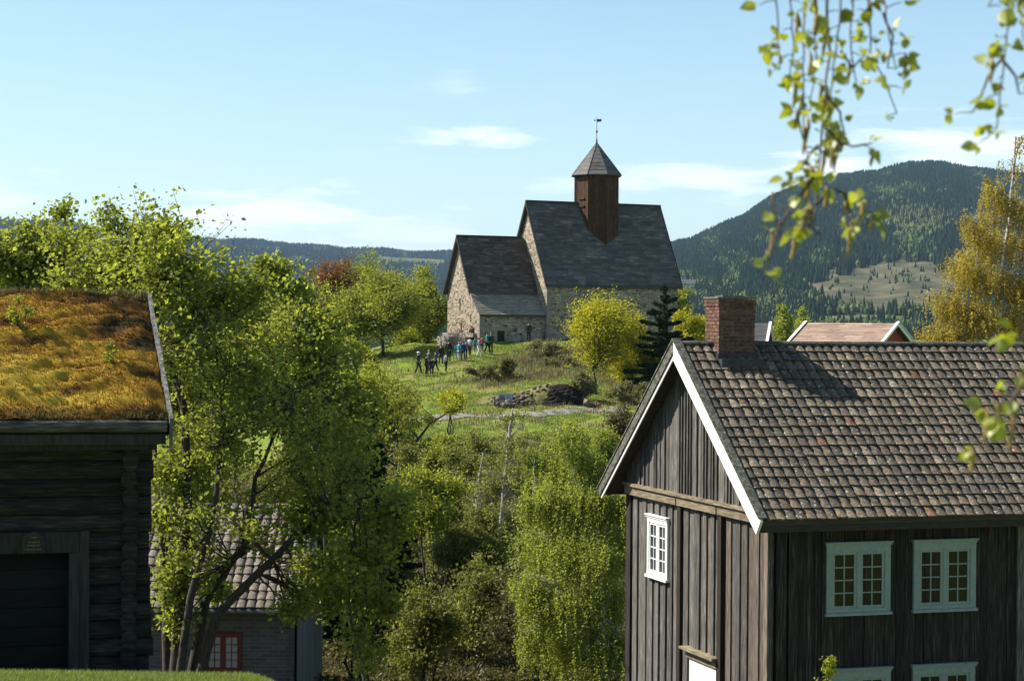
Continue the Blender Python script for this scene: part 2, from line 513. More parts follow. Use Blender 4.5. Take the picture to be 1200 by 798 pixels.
def gz(x, y, rough=True):
    x = np.asarray(x, float)
    y = np.asarray(y, float)
    t = np.clip(x / np.maximum(y, 22.0), -0.3199, 0.2999)
    i = np.clip(np.searchsorted(LT, t) - 1, 0, len(LT) - 2)
    w = (t - LT[i]) / (LT[i + 1] - LT[i])
    w = w * w * (3 - 2 * w)
    j = np.clip(np.searchsorted(YS, y) - 1, 0, len(YS) - 2)
    v = np.clip((y - YS[j]) / (YS[j + 1] - YS[j]), 0, 1)
    a = LZ[i, j] * (1 - v) + LZ[i, j + 1] * v
    b = LZ[i + 1, j] * (1 - v) + LZ[i + 1, j + 1] * v
    z = a * (1 - w) + b * w
    if rough:
        amp = np.clip((y - 60) / 40, 0, 1) * 0.10 + 0.015
        z = z + amp * (np.sin(x * 0.9 + y * 0.31) * np.sin(y * 0.7 - x * 0.23) + 0.6 * np.sin(x * 2.1 - y * 1.3))
    return z


def G(x, y):
    return float(gz(x, y))


def on_ground(px, d):
    """ground point under photo column px at depth d"""
    q = P(px, 399, d)
    return Vector((q.x, q.y, G(q.x, q.y)))


def ground_hit(px, py, d0=40, d1=260):
    d = d0
    while d < d1:
        q = P(px, py, d)
        if q.z < G(q.x, q.y):
            return Vector((q.x, q.y, G(q.x, q.y)))
        d += 0.25
    return on_ground(px, d1)


def grid_axis(segs):
    out = [segs[0][0]]
    for a, b, st in segs:
        n = max(1, int(round((b - a) / st)))
        out += [a + (b - a) * k / n for k in range(1, n + 1)]
    return np.array(out)


gx = grid_axis([(-12000, -2000, 2000), (-2000, -300, 340), (-300, -70, 10), (-70, 45, 0.8), (45, 300, 12), (300, 2000, 340), (2000, 12000, 2000)])
gy = grid_axis([(-400, -20, 40), (-20, 10, 2), (10, 36, 0.5), (36, 215, 0.8), (215, 400, 10), (400, 2000, 160), (2000, 14000, 1500)])
XX, YY = np.meshgrid(gx, gy)
ZZ = gz(XX, YY)
nv = XX.size
idx = np.arange(nv).reshape(XX.shape)
quads = np.stack([idx[:-1, :-1], idx[:-1, 1:], idx[1:, 1:], idx[1:, :-1]], -1).reshape(-1, 4)


def ground_mat():
    m, t, out = new_mat('ground_cover')
    N, L = t.nodes, t.links
    bs = N.new('ShaderNodeBsdfPrincipled')
    bs.inputs['Roughness'].default_value = 0.95
    bs.inputs['Specular IOR Level'].default_value = 0.1
    L.new(bs.outputs[0], out.inputs[0])
    tc = N.new('ShaderNodeTexCoord')

    def noise(scale, det, sx=1, sy=1):
        mp = N.new('ShaderNodeMapping')
        mp.inputs['Scale'].default_value = (sx, sy, 1)
        L.new(tc.outputs['Object'], mp.inputs[0])
        n = N.new('ShaderNodeTexNoise')
        n.inputs['Scale'].default_value = scale
        n.inputs['Detail'].default_value = det
        L.new(mp.outputs[0], n.inputs['Vector'])
        return n.outputs['Fac']

    def ramp(f, stops):
        r = N.new('ShaderNodeValToRGB')
        e = r.color_ramp.elements
        while len(e) > 1:
            e.remove(e[-1])
        for i, (p, c) in enumerate(stops):
            q = e[0] if i == 0 else e.new(p)
            q.position = p
            q.color = (*c, 1)
        L.new(f, r.inputs[0])
        return r.outputs[0]

    def mixc(f, a, b):
        x = N.new('ShaderNodeMix')
        x.data_type = 'RGBA'
        L.new(f, x.inputs[0])
        L.new(a, x.inputs[6])
        L.new(b, x.inputs[7])
        return x.outputs[2]
    grass = ramp(noise(0.35, 8), [(0.30, (0.10, 0.15, 0.022)), (0.48, (0.155, 0.21, 0.03)), (0.58, (0.175, 0.20, 0.045)), (0.70, (0.19, 0.16, 0.07))])
    fine = ramp(noise(5, 6), [(0.3, (0.55, 0.6, 0.5)), (0.7, (1.35, 1.3, 1.2))])
    mm = N.new('ShaderNodeMix')
    mm.data_type = 'RGBA'
    mm.blend_type = 'MULTIPLY'
    mm.inputs[0].default_value = 1
    L.new(grass, mm.inputs[6])
    L.new(fine, mm.inputs[7])
    litter = ramp(noise(1.1, 8), [(0.3, (0.035, 0.032, 0.015)), (0.5, (0.075, 0.065, 0.03)), (0.7, (0.12, 0.095, 0.05))])
    at = N.new('ShaderNodeAttribute')
    at.attribute_name = 'litter'
    c = mixc(at.outputs['Fac'], mm.outputs[2], litter)
    L.new(c, bs.inputs['Base Color'])
    bp = N.new('ShaderNodeBump')
    bp.inputs['Strength'].default_value = 0.6
    bp.inputs['Distance'].default_value = 0.12
    L.new(noise(2.5, 8), bp.inputs['Height'])
    L.new(bp.outputs[0], bs.inputs['Normal'])
    return m


ground = mesh_np('ground', np.stack([XX, YY, ZZ], -1), quads.ravel(), np.full(len(quads), 4), ground_mat(), smooth=True)
tag(ground, kind='structure')
lit = np.clip((YY - 30) / 8, 0, 1) * np.clip((119.5 - YY + 1.5 * np.sin(XX * 0.5)) / 3.5, 0, 1)
tt = XX / np.maximum(YY, 22)
# bare, dry slope below and right of the church
dry = np.exp(-(((XX - 4.5) / 5.5) ** 2 + ((YY - 160) / 6.0) ** 2)) * 1.1 + np.exp(-(((XX + 0.5) / 4.5) ** 2 + ((YY - 151) / 2.0) ** 2)) * 0.55
dry += np.exp(-(((XX - 11) / 5) ** 2 + ((YY - 148) / 7.0) ** 2)) * 0.7
lit = np.clip(lit + dry, 0, 1)
a_ = ground.data.attributes.new('litter', 'FLOAT', 'POINT')
a_.data.foreach_set('value', lit.ravel().astype(np.float32))

# gravel path across the meadow
M['gravel'] = surf('pale_gravel', [(0.14, 0.13, 0.10), (0.24, 0.22, 0.185), (0.31, 0.29, 0.25)], (1, 1, 1), 3, 8, 0.95, 0.0, 0.4, speck=(1.2, 0.53, (0.10, 0.12, 0.04)))
pm = MB(3)
pa = [(330, 499), (400, 498), (470, 494), (530, 490), (590, 488), (640, 484.5), (700, 481.5), (740, 482)]
pl = []
for (ax, ay), (bx, by) in zip(pa[:-1], pa[1:]):
    for k in range(8):
        s = k / 8
        pl.append(ground_hit(ax + (bx - ax) * s, ay + (by - ay) * s, 100, 160))
W = 5
vsx = []
for i, q in enumerate(pl):
    d = pl[min(i + 1, len(pl) - 1)] - pl[max(i - 1, 0)]
    n = Vector((-d.y, d.x, 0)).normalized()
    for k in range(W):
        o = (k / (W - 1) - 0.5) * (1.5 + 0.35 * math.sin(i * 1.7) + 0.2 * math.sin(i * 0.6))
        x, y = q.x + n.x * o, q.y + n.y * o
        vsx.append((x, y, G(x, y) + 0.05))
pm.poly(vsx, [(i * W + k, i * W + k + 1, (i + 1) * W + k + 1, (i + 1) * W + k) for i in range(len(pl) - 1) for k in range(W - 1)])
tag(pm.build('path', M['gravel'], smooth=True), kind='structure')


# ---------------------------------------------------------------- distant wooded hills
def vnoise(x, y, seed):
    """cheap smooth value noise"""
    r = np.random.RandomState(seed)
    tab = r.rand(256, 256)
    xi, yi = np.floor(x).astype(int), np.floor(y).astype(int)
    fx, fy = x - xi, y - yi
    fx, fy = fx * fx * (3 - 2 * fx), fy * fy * (3 - 2 * fy)
    g = lambda a, b: tab[a % 256, b % 256]
    return (g(xi, yi) * (1 - fx) + g(xi + 1, yi) * fx) * (1 - fy) + (g(xi, yi + 1) * (1 - fx) + g(xi + 1, yi + 1) * fx) * fy


def fbm(x, y, seed, o=4):
    s, a, t = 0, 1.0, 0
    for k in range(o):
        s = s + a * vnoise(x * 2 ** k, y * 2 ** k, seed + k)
        t += a
        a *= 0.5
    return s / t


def forest_mat():
    m, t, out = new_mat('forest_canopy')
    N, L = t.nodes, t.links
    at = N.new('ShaderNodeAttribute')
    at.attribute_name = 'rnd'
    r = N.new('ShaderNodeValToRGB')
    e = r.color_ramp.elements
    while len(e) > 1:
        e.remove(e[-1])
    for i, (p, c) in enumerate([(0, (0.011, 0.021, 0.009)), (0.35, (0.024, 0.038, 0.014)), (0.5, (0.04, 0.06, 0.022)), (0.62, (0.09, 0.115, 0.035)), (0.8, (0.15, 0.17, 0.05)), (1.0, (0.17, 0.15, 0.09))]):
        q = e[0] if i == 0 else e.new(p)
        q.position = p
        q.color = (*c, 1)
    L.new(at.outputs['Fac'], r.inputs[0])
    d = N.new('ShaderNodeBsdfDiffuse')
    L.new(r.outputs[0], d.inputs[0])
    L.new(d.outputs[0], out.inputs[0])
    return m


M['forest'] = forest_mat()
M['hill'] = surf('hill_ground', [(0.03, 0.035, 0.015), (0.06, 0.07, 0.025)], (1, 1, 1), 0.02, 8, 0.95, 0, 0, spec=0.05)
M['clearcut'] = surf('logged_slope', [(0.04, 0.042, 0.02), (0.085, 0.08, 0.043), (0.15, 0.138, 0.085)], (0.006, 0.004, 0.02), 5, 12, 0.95, 0, 0, spec=0.05)
M['hill_field'] = surf('hill_field', [(0.07, 0.085, 0.03), (0.12, 0.12, 0.055)], (1, 1, 1), 0.01, 8, 0.95, 0, 0, spec=0.05)


def make_hill(crest_px, crest_py, D0, D1, foot_py, p0, p1, seed, amp, smat_fn):
    """terrain whose crest passes through the photographed skyline, at its own distance and height"""
    ps = np.linspace(p0, p1, 170)
    ss = np.concatenate([np.linspace(0, 1, 90), [1.04, 1.1, 1.25, 1.5]])
    PS, SS = np.meshgrid(ps, ss)
    C = np.interp(PS, crest_px, crest_py)
    C = C - amp * 1.2 * (fbm(PS / 30, PS * 0 + 3.3, seed) - 0.5)

    def pos(PS, SS, C):
        D = D0 + (D1 - D0) * SS
        prof = np.where(SS <= 1, np.sin(np.clip(SS, 0, 1) * math.pi / 2) ** 0.9, 1 - (SS - 1) * 1.6)
        ypx = foot_py + (C - foot_py) * prof
        und = amp * (fbm(PS / 45, SS * 6, seed + 9) - 0.5) * np.sin(np.clip(SS, 0, 1) * math.pi)
        ypx = ypx + und
        X = (PS - 600) / F * D
        Z = (380 + (PS - 600) * 0.007 - ypx) / F * D
        return X, D, Z, ypx
    X, D, Z, ypx = pos(PS, SS, C)
    idx = np.arange(X.size).reshape(X.shape)
    q = np.stack([idx[:-1, :-1], idx[:-1, 1:], idx[1:, 1:], idx[1:, :-1]], -1).reshape(-1, 4)
    mi = smat_fn(PS[:-1, :-1].ravel(), ypx[:-1, :-1].ravel())
    o = mesh_np('hill', np.stack([X, D, Z], -1), q.ravel(), np.full(len(q), 4), [M['hill'], M['clearcut'], M['hill_field']], mi=mi, smooth=True)
    tag(o, kind='structure')

    def sample(p, s):
        c = np.interp(p, ps, C[0])
        return pos(p, s, c)
    return sample


def scatter_forest(name, X, Y, Z, H, Wd, tone, sides, conif, seed, label):
    """thousands of small conical / rounded trees as one mesh"""
    r = np.random.RandomState(seed)
    n = len(X)
    ang0 = r.rand(n) * 6.28
    rings = [(0.12, 1.0), (0.45, 0.62), (0.42, 0.80), (1.0, 0.0)]
    V, Fc, Sz, R = [], [], [], []
    k = np.arange(sides)
    a = ang0[:, None] + 2 * np.pi * k[None, :] / sides
    jit = 0.8 + 0.4 * r.rand(n, sides)
    ca, sa = np.cos(a), np.sin(a)

    def ring(h, w):
        return np.stack([X[:, None] + ca * w[:, None] * Wd[:, None] * jit, Y[:, None] + sa * w[:, None] * Wd[:, None] * jit,
                         Z[:, None] + (h * H)[:, None] + 0 * ca], -1)
    one = np.ones(n)
    r0 = ring(np.where(conif, 0.05, 0.15), np.where(conif, 1.0, 0.7))
    r1 = ring(np.where(conif, 0.5, 0.6), np.where(conif, 0.52, 1.0))
    top = np.stack([X + (r.rand(n) - .5) * Wd * 0.3, Y, Z + H], -1)[:, None, :]
    allv = np.concatenate([r0, r1, top], 1)
    nvp = allv.shape[1]
    base = (np.arange(n) * nvp)[:, None]
    k2 = (k + 1) % sides
    q = np.stack([k, k2, sides + k2, sides + k], -1)
    tr = np.stack([sides + k, sides + k2, np.full(sides, 2 * sides)], -1)
    fq = (base[:, :, None] + q[None]).reshape(n, -1)
    ft = (base[:, :, None] + tr[None]).reshape(n, -1)
    flat = np.concatenate([fq, ft], 1).ravel()
    sizes = np.tile(np.concatenate([np.full(sides, 4), np.full(sides, 3)]), n)
    rr = np.repeat(tone, 2 * sides)
    o = mesh_np(name, allv.reshape(-1, 3), flat, sizes, M['forest'], rnd=rr)
    tag(o, label, 'forest', kind='stuff')
    return o


def clear_right(p, y):
    e = ((p - 1048 + 0.35 * (y - 335)) / 95) ** 2 + ((y - 337) / 29.0) ** 2
    e = e + 1.5 * (fbm(p / 16, y / 7, 77) - 0.5)
    band = (np.abs(y - (352 + 0.07 * (p - 1000))) < 9) & (p > 985) & (p < 1110)
    return (e < 1.0) | band


def field_right(p, y):
    return (((p - 1010) / 62) ** 2 + ((y - 376) / 7.5) ** 2) + 0.5 * (fbm(p / 15, y / 6, 31) - 0.5) < 1.0


def rmat(p, y):
    m = np.zeros(len(p), int)
    m[clear_right(p, y)] = 1
    m[field_right(p, y)] = 2
    return m


rs = np.random.RandomState(5)
samp = make_hill([560, 640, 700, 750, 795, 850, 900, 950, 985, 1030, 1060, 1090, 1120, 1160, 1220, 1300, 1420, 1600],
                 [378, 362, 338, 308, 287, 264, 238, 218, 207, 203, 199, 196, 198, 203, 211, 224, 255, 310], 1700, 4900, 398, 560, 1600, 11, 10, rmat)
samp_r = samp
n = 74000
p = 600 + np.where(rs.rand(n) < 0.72, 100 + rs.rand(n) * 560, rs.rand(n) * 980)
s = rs.rand(n) ** 1.15 * 1.01
X, Y, Z, ypx = samp(p, s)
clr = clear_right(p, ypx)
fld = field_right(p, ypx)
keep = (~clr | (rs.rand(n) < 0.008 + 0.14 * (fbm(p / 9, ypx / 5, 88) > 0.62))) & (~fld | (rs.rand(n) < 0.02))
# fewer needed nearer (they are bigger)
X, Y, Z, ypx, p, s, clr = [v[keep] for v in (X, Y, Z, ypx, p, s, clr)]
n = len(X)
pat = fbm(p / 26, ypx / 13, 50)
low = np.clip((ypx - 315) / 45, 0, 1)
mid = np.exp(-(((p - 1075) / 65) ** 2 + ((ypx - 262) / 22) ** 2))
dec = rs.rand(n) < np.clip((pat - 0.52) * 2.6 + low * 0.55 + mid * 0.65 - 0.03, 0.02, 0.92)
tone = np.where(dec, 0.50 + 0.22 * rs.rand(n), 0.10 + 0.30 * rs.rand(n) * (0.6 + pat))
tone = np.where(mid * rs.rand(n) > 0.5, 0.85, tone)
H = np.where(dec, 9, 13) * (0.6 + 0.7 * rs.rand(n)) * np.where(clr, 0.5, 1)
Wd = H * np.where(dec, 0.33, 0.2)
scatter_forest('forest', X, Y, Z - 0.5, H, Wd, np.clip(tone, 0, 1), 5, ~dec, 6, 'dense spruce and birch forest covering the hill right of the church')


def lmat(p, y):
    m = np.zeros(len(p), int)
    m[(np.abs(y - 306 - 0.05 * (p - 470)) < 4) & (p > 440) & (p < 520)] = 2
    m[(np.abs(y - 291 - 0.05 * (p - 310)) < 2.2) & (p > 285) & (p < 330)] = 2
    return m


samp = make_hill([-500, -300, -100, 0, 60, 100, 160, 230, 300, 340, 400, 450, 525, 600, 700, 800, 900],
                 [300, 275, 262, 259, 262, 268, 278, 284, 283, 289, 293, 296, 299, 302, 312, 335, 372], 3200, 8200, 396, -500, 900, 21, 7, lmat)
n = 66000
p = np.where(rs.rand(n) < 0.68, -160 + rs.rand(n) * 800, -480 + rs.rand(n) * 1300)
s = 0.01 + rs.rand(n) ** 0.8 * 1.0
X, Y, Z, ypx = samp(p, s)
keep = lmat(p, ypx) == 0
X, Y, Z, ypx, p, s = [v[keep] for v in (X, Y, Z, ypx, p, s)]
n = len(X)
pat = fbm(p / 18, ypx / 7, 60)
dec = rs.rand(n) < np.clip((pat - 0.60) * 2.5, 0.01, 0.5)
tone = np.where(dec, 0.5 + 0.25 * rs.rand(n), 0.02 + 0.35 * rs.rand(n) * (0.6 + pat))
H = 17 * (0.6 + 0.7 * rs.rand(n))
scatter_forest('forest', X, Y, Z - 0.5, H, H * 0.2, tone, 4, ~dec, 7, 'blue-green spruce forest on the far ridge left of the church')

# woods on the valley floor behind the church hill
n = 30000
Y = 380 + rs.rand(n) ** 1.3 * 3000
X = (rs.rand(n) - 0.5) * 1.1 * Y
pat = fbm(X / 260 + 50, Y / 260, 95)
k = pat > 0.53
X, Y, pat = X[k], Y[k], pat[k]
n = len(X)
dec = rs.rand(n) < 0.5
tone = np.where(dec, 0.5 + 0.25 * rs.rand(n), 0.05 + 0.3 * rs.rand(n))
H = np.where(dec, 9, 12) * (0.6 + 0.6 * rs.rand(n))
scatter_forest('forest', X, Y, gz(X, Y) - 0.3, H, H * np.where(dec, 0.33, 0.2), tone, 6, ~dec, 9, 'patchy woods on the low valley floor beyond the church hill')

# ---------------------------------------------------------------- haze
def build_haze():
    mb = MB(1)
    mb.box(-12600, 12600, -450, 14600, -80, 640)
    m, t, out = new_mat('haze_air')
    v = t.nodes.new('ShaderNodeVolumePrincipled')
    v.inputs['Color'].default_value = (0.45, 0.70, 1.0, 1)
    v.inputs['Density'].default_value = 0.000033
    v.inputs['Anisotropy'].default_value = 0.0
    t.links.new(v.outputs[0], out.inputs['Volume'])
    m.cycles.homogeneous_volume = True if hasattr(m, 'cycles') and hasattr(m.cycles, 'homogeneous_volume') else False
    o = mb.build('haze', m)
    tag(o, kind='stuff')
    o.display_type = 'WIRE'


HAZE = True
if HAZE:
    build_haze()


# ---------------------------------------------------------------- building helpers
def stone_mat():
    m, t, out = new_mat('rubble_stone')
    N, L = t.nodes, t.links
    bs = N.new('ShaderNodeBsdfPrincipled')
    bs.inputs['Roughness'].default_value = 0.95
    bs.inputs['Specular IOR Level'].default_value = 0.15
    L.new(bs.outputs[0], out.inputs[0])
    tc = N.new('ShaderNodeTexCoord')
    mp = N.new('ShaderNodeMapping')
    mp.inputs['Scale'].default_value = (3.3, 3.3, 6.8)
    L.new(tc.outputs['Object'], mp.inputs[0])
    wn = N.new('ShaderNodeTexNoise')
    wn.inputs['Scale'].default_value = 1.6
    L.new(mp.outputs[0], wn.inputs['Vector'])
    va = N.new('ShaderNodeVectorMath')
    va.operation = 'MULTIPLY_ADD'
    L.new(wn.outputs['Color'], va.inputs[0])
    va.inputs[1].default_value = (0.7, 0.7, 0.5)
    L.new(mp.outputs[0], va.inputs[2])
    v1 = N.new('ShaderNodeTexVoronoi')
    v1.inputs['Scale'].default_value = 1.0
    v1.inputs['Randomness'].default_value = 0.9
    L.new(va.outputs[0], v1.inputs['Vector'])
    v2 = N.new('ShaderNodeTexVoronoi')
    v2.feature = 'DISTANCE_TO_EDGE'
    v2.inputs['Scale'].default_value = 1.0
    v2.inputs['Randomness'].default_value = 0.9
    L.new(va.outputs[0], v2.inputs['Vector'])
    sp = N.new('ShaderNodeSeparateColor')
    L.new(v1.outputs['Color'], sp.inputs[0])
    r = N.new('ShaderNodeValToRGB')
    e = r.color_ramp.elements
    while len(e) > 1:
        e.remove(e[-1])
    for i, (p_, c) in enumerate([(0, (0.09, 0.072, 0.055)), (0.15, (0.20, 0.165, 0.125)), (0.5, (0.32, 0.27, 0.205)), (0.75, (0.40, 0.315, 0.235)), (1.0, (0.48, 0.42, 0.33))]):
        q = e[0] if i == 0 else e.new(p_)
        q.position = p_
        q.color = (*c, 1)
    L.new(sp.outputs[0], r.inputs[0])
    n2 = N.new('ShaderNodeTexNoise')
    n2.inputs['Scale'].default_value = 7
    n2.inputs['Detail'].default_value = 6
    L.new(tc.outputs['Object'], n2.inputs['Vector'])
    mr = N.new('ShaderNodeMapRange')
    mr.inputs['To Min'].default_value = 0.6
    mr.inputs['To Max'].default_value = 1.4
    L.new(n2.outputs['Fac'], mr.inputs['Value'])
    sc = N.new('ShaderNodeVectorMath')
    sc.operation = 'SCALE'
    L.new(r.outputs[0], sc.inputs[0])
    L.new(mr.outputs[0], sc.inputs['Scale'])
    e2 = N.new('ShaderNodeMapRange')
    e2.inputs['From Min'].default_value = 0.0
    e2.inputs['From Max'].default_value = 0.09
    L.new(v2.outputs['Distance'], e2.inputs['Value'])
    mx = N.new('ShaderNodeMix')
    mx.data_type = 'RGBA'
    L.new(e2.outputs[0], mx.inputs[0])
    mx.inputs[6].default_value = (0.34, 0.295, 0.23, 1)
    L.new(sc.outputs[0], mx.inputs[7])
    L.new(mx.outputs[2], bs.inputs['Base Color'])
    bp = N.new('ShaderNodeBump')
    bp.inputs['Strength'].default_value = 0.8
    bp.inputs['Distance'].default_value = 0.05
    L.new(e2.outputs[0], bp.inputs['Height'])
    L.new(bp.outputs[0], bs.inputs['Normal'])
    return m


M['stone'] = stone_mat()
M['quoin'] = surf('quoin_stone', [(0.17, 0.155, 0.13), (0.28, 0.255, 0.215)], (1, 1, 1), 5, 6, 0.9, 0.15, 0.4)
M['shingle'] = surf('dark_shingle', [(0.058, 0.051, 0.043), (0.10, 0.09, 0.078), (0.28, 0.262, 0.235)], (0.35, 1.0, 1.0), 1.3, 9, 0.62, 0.22, 0.3, spec=0.45, pos=(0.36, 0.72), nrough=0.7)  # pale end of the noise paints lit streaks onto the dark roof
M['shingle_brown'] = surf('brown_shingle', [(0.05, 0.041, 0.032), (0.094, 0.079, 0.062), (0.24, 0.21, 0.17)], (0.35, 1.0, 1.0), 1.3, 9, 0.75, 0.22, 0.3, spec=0.3, pos=(0.36, 0.72), nrough=0.7)  # same painted lit streaks in a browner tone
M['shingle_grey'] = surf('grey_shingle', [(0.075, 0.072, 0.066), (0.15, 0.143, 0.13)], (1, 1, 1), 3, 8, 0.85, 0.22, 0.3)
M['shingle_tan'] = surf('tan_shingle', [(0.17, 0.15, 0.115), (0.28, 0.255, 0.20)], (1, 1, 1), 3, 8, 0.85, 0.2, 0.3)
M['tower_board'] = surf('tarred_tower_board', [(0.018, 0.009, 0.005), (0.055, 0.026, 0.011), (0.13, 0.068, 0.028)], (6, 6, 0.6), 3, 8, 0.8, 0.25, 0.3)
M['iron'] = surf('iron', [(0.05, 0.05, 0.05), (0.10, 0.10, 0.10)], (1, 1, 1), 5, 3, 0.6, 0, 0.1)
M['black'] = surf('dark_hole', [(0.012, 0.012, 0.012), (0.03, 0.028, 0.026)], (1, 1, 1), 3, 5, 0.95, 0.2, 0.3)


def courses(mb, p0, u, L_, s, S_, n, row=0.3, piece=0.9, lift=0.025, seed=1, m=0):
    """overlapping shingle courses: p0 top corner, u along the eave, s down the slope, n outward"""
    r = random.Random(seed)
    p0, u, s, n = Vector(p0), Vector(u), Vector(s), Vector(n)
    rows = int(math.ceil(S_ / row))
    for i in range(rows):
        a, b = i * S_ / rows, (i + 1) * S_ / rows + 0.01
        x = 0.0
        rowr = r.random()
        while x < L_ - 1e-6:
            w = min(piece * r.uniform(0.6, 1.4), L_ - x)
            if L_ - x - w < 0.1:
                w = L_ - x
            l = lift * r.uniform(0.8, 1.25)
            q = [p0 + u * x + s * a + n * 0.002, p0 + u * (x + w) + s * a + n * 0.002, p0 + u * (x + w) + s * b + n * l, p0 + u * x + s * b + n * l,
                 p0 + u * (x + w) + s * b - n * 0.02, p0 + u * x + s * b - n * 0.02]
            mb.poly(q, [(0, 3, 2, 1), (3, 5, 4, 2)], rnd=(0.45 * rowr + 0.55 * r.random()), m=m)
            x += w


def gable_roof(parent, x0, x1, yr, zr, ys_near, ys_far, tan_, thick, mat_tile, mat_under, row, piece, seed, name='roof'):
    """slab with both slopes plus courses on both; yr,zr: ridge line; ys_*: eave y positions"""
    mb = MB(seed)
    zn = zr - tan_ * abs(yr - ys_near)
    zf = zr - tan_ * abs(ys_far - yr)
    tv = thick * math.sqrt(1 + tan_ * tan_)
    mb.prism([(ys_near, zn), (yr, zr), (yr, zr - tv), (ys_near, zn - tv)], x0, x1, 'x', m=1)
    mb.prism([(ys_far, zf), (ys_far, zf - tv), (yr, zr - tv), (yr, zr)], x0, x1, 'x', m=1)
    th = math.atan(tan_)
    c, s = math.cos(th), math.sin(th)
    e = 0.004
    courses(mb, (x0 - 0.02, yr - e * s, zr + e * c), (1, 0, 0), x1 - x0 + 0.04, (0, -c, -s), abs(yr - ys_near) / c + 0.04, (0, -s, c), row, piece, seed=seed, m=0)
    courses(mb, (x0 - 0.02, yr + e * s, zr + e * c), (1, 0, 0), x1 - x0 + 0.04, (0, c, -s), abs(ys_far - yr) / c + 0.04, (0, s, c), row, piece, seed=seed + 1, m=0)
    return mb.build(name, [mat_tile, mat_under], parent)


def pantiles(mb, x0, x1, yr, zr, c, s, S_, tw, th_, far=False, seed=2, sides=6, m=0):
    """real pantile relief; rows step down the slope"""
    r = random.Random(seed)
    cols = int(round((x1 - x0) / tw))
    rows = int(round(S_ / th_))
    tw = (x1 - x0) / cols
    th_ = S_ / rows
    sg = 1 if far else -1

    def pt(x, sl, n):
        return (x, yr + sg * (sl * c + n * s), zr - sl * s + n * c)
    sag = [r.uniform(-0.008, 0.008) for _ in range(cols + 1)]
    for j in range(rows):
        for i in range(cols):
            if r.random() < 0.0:
                continue
            dx = r.uniform(-0.006, 0.006)
            ds = r.uniform(-0.014, 0.014)
            dn = r.uniform(0, 0.008) + sag[i]
            tilt = r.uniform(-0.05, 0.05)
            vs_ = []
            for k in range(sides + 1):
                f = k / sides
                # S curve: high roll on the left, trough to the right
                h = 0.056 * (math.sin(math.pi * min(max(f * 0.98 + 0.01, 0), 1)) ** 0.6) - 0.026
                xx = x0 + (i + f * 0.97 + 0.015) * tw + dx
                rnd_ = 0.055 * (1 - (2 * f - 1) ** 2)
                vs_.append(pt(xx, j * th_ - 0.02, h + 0.012))
                vs_.append(pt(xx + tilt * 0.02, (j + 1) * th_ + ds + rnd_ - 0.01, h + 0.050 + dn))
                vs_.append(pt(xx + tilt * 0.02, (j + 1) * th_ + ds + rnd_ - 0.012, h + 0.012 + dn))
            fs = []
            for k in range(sides):
                a, b = 3 * k, 3 * (k + 1)
                if far:
                    fs += [(a, b, b + 1, a + 1), (a + 1, b + 1, b + 2, a + 2)]
                else:
                    fs += [(a, a + 1, b + 1, b), (a + 1, a + 2, b + 2, b + 1)]
            mb.poly(vs_, fs, r.random(), m)


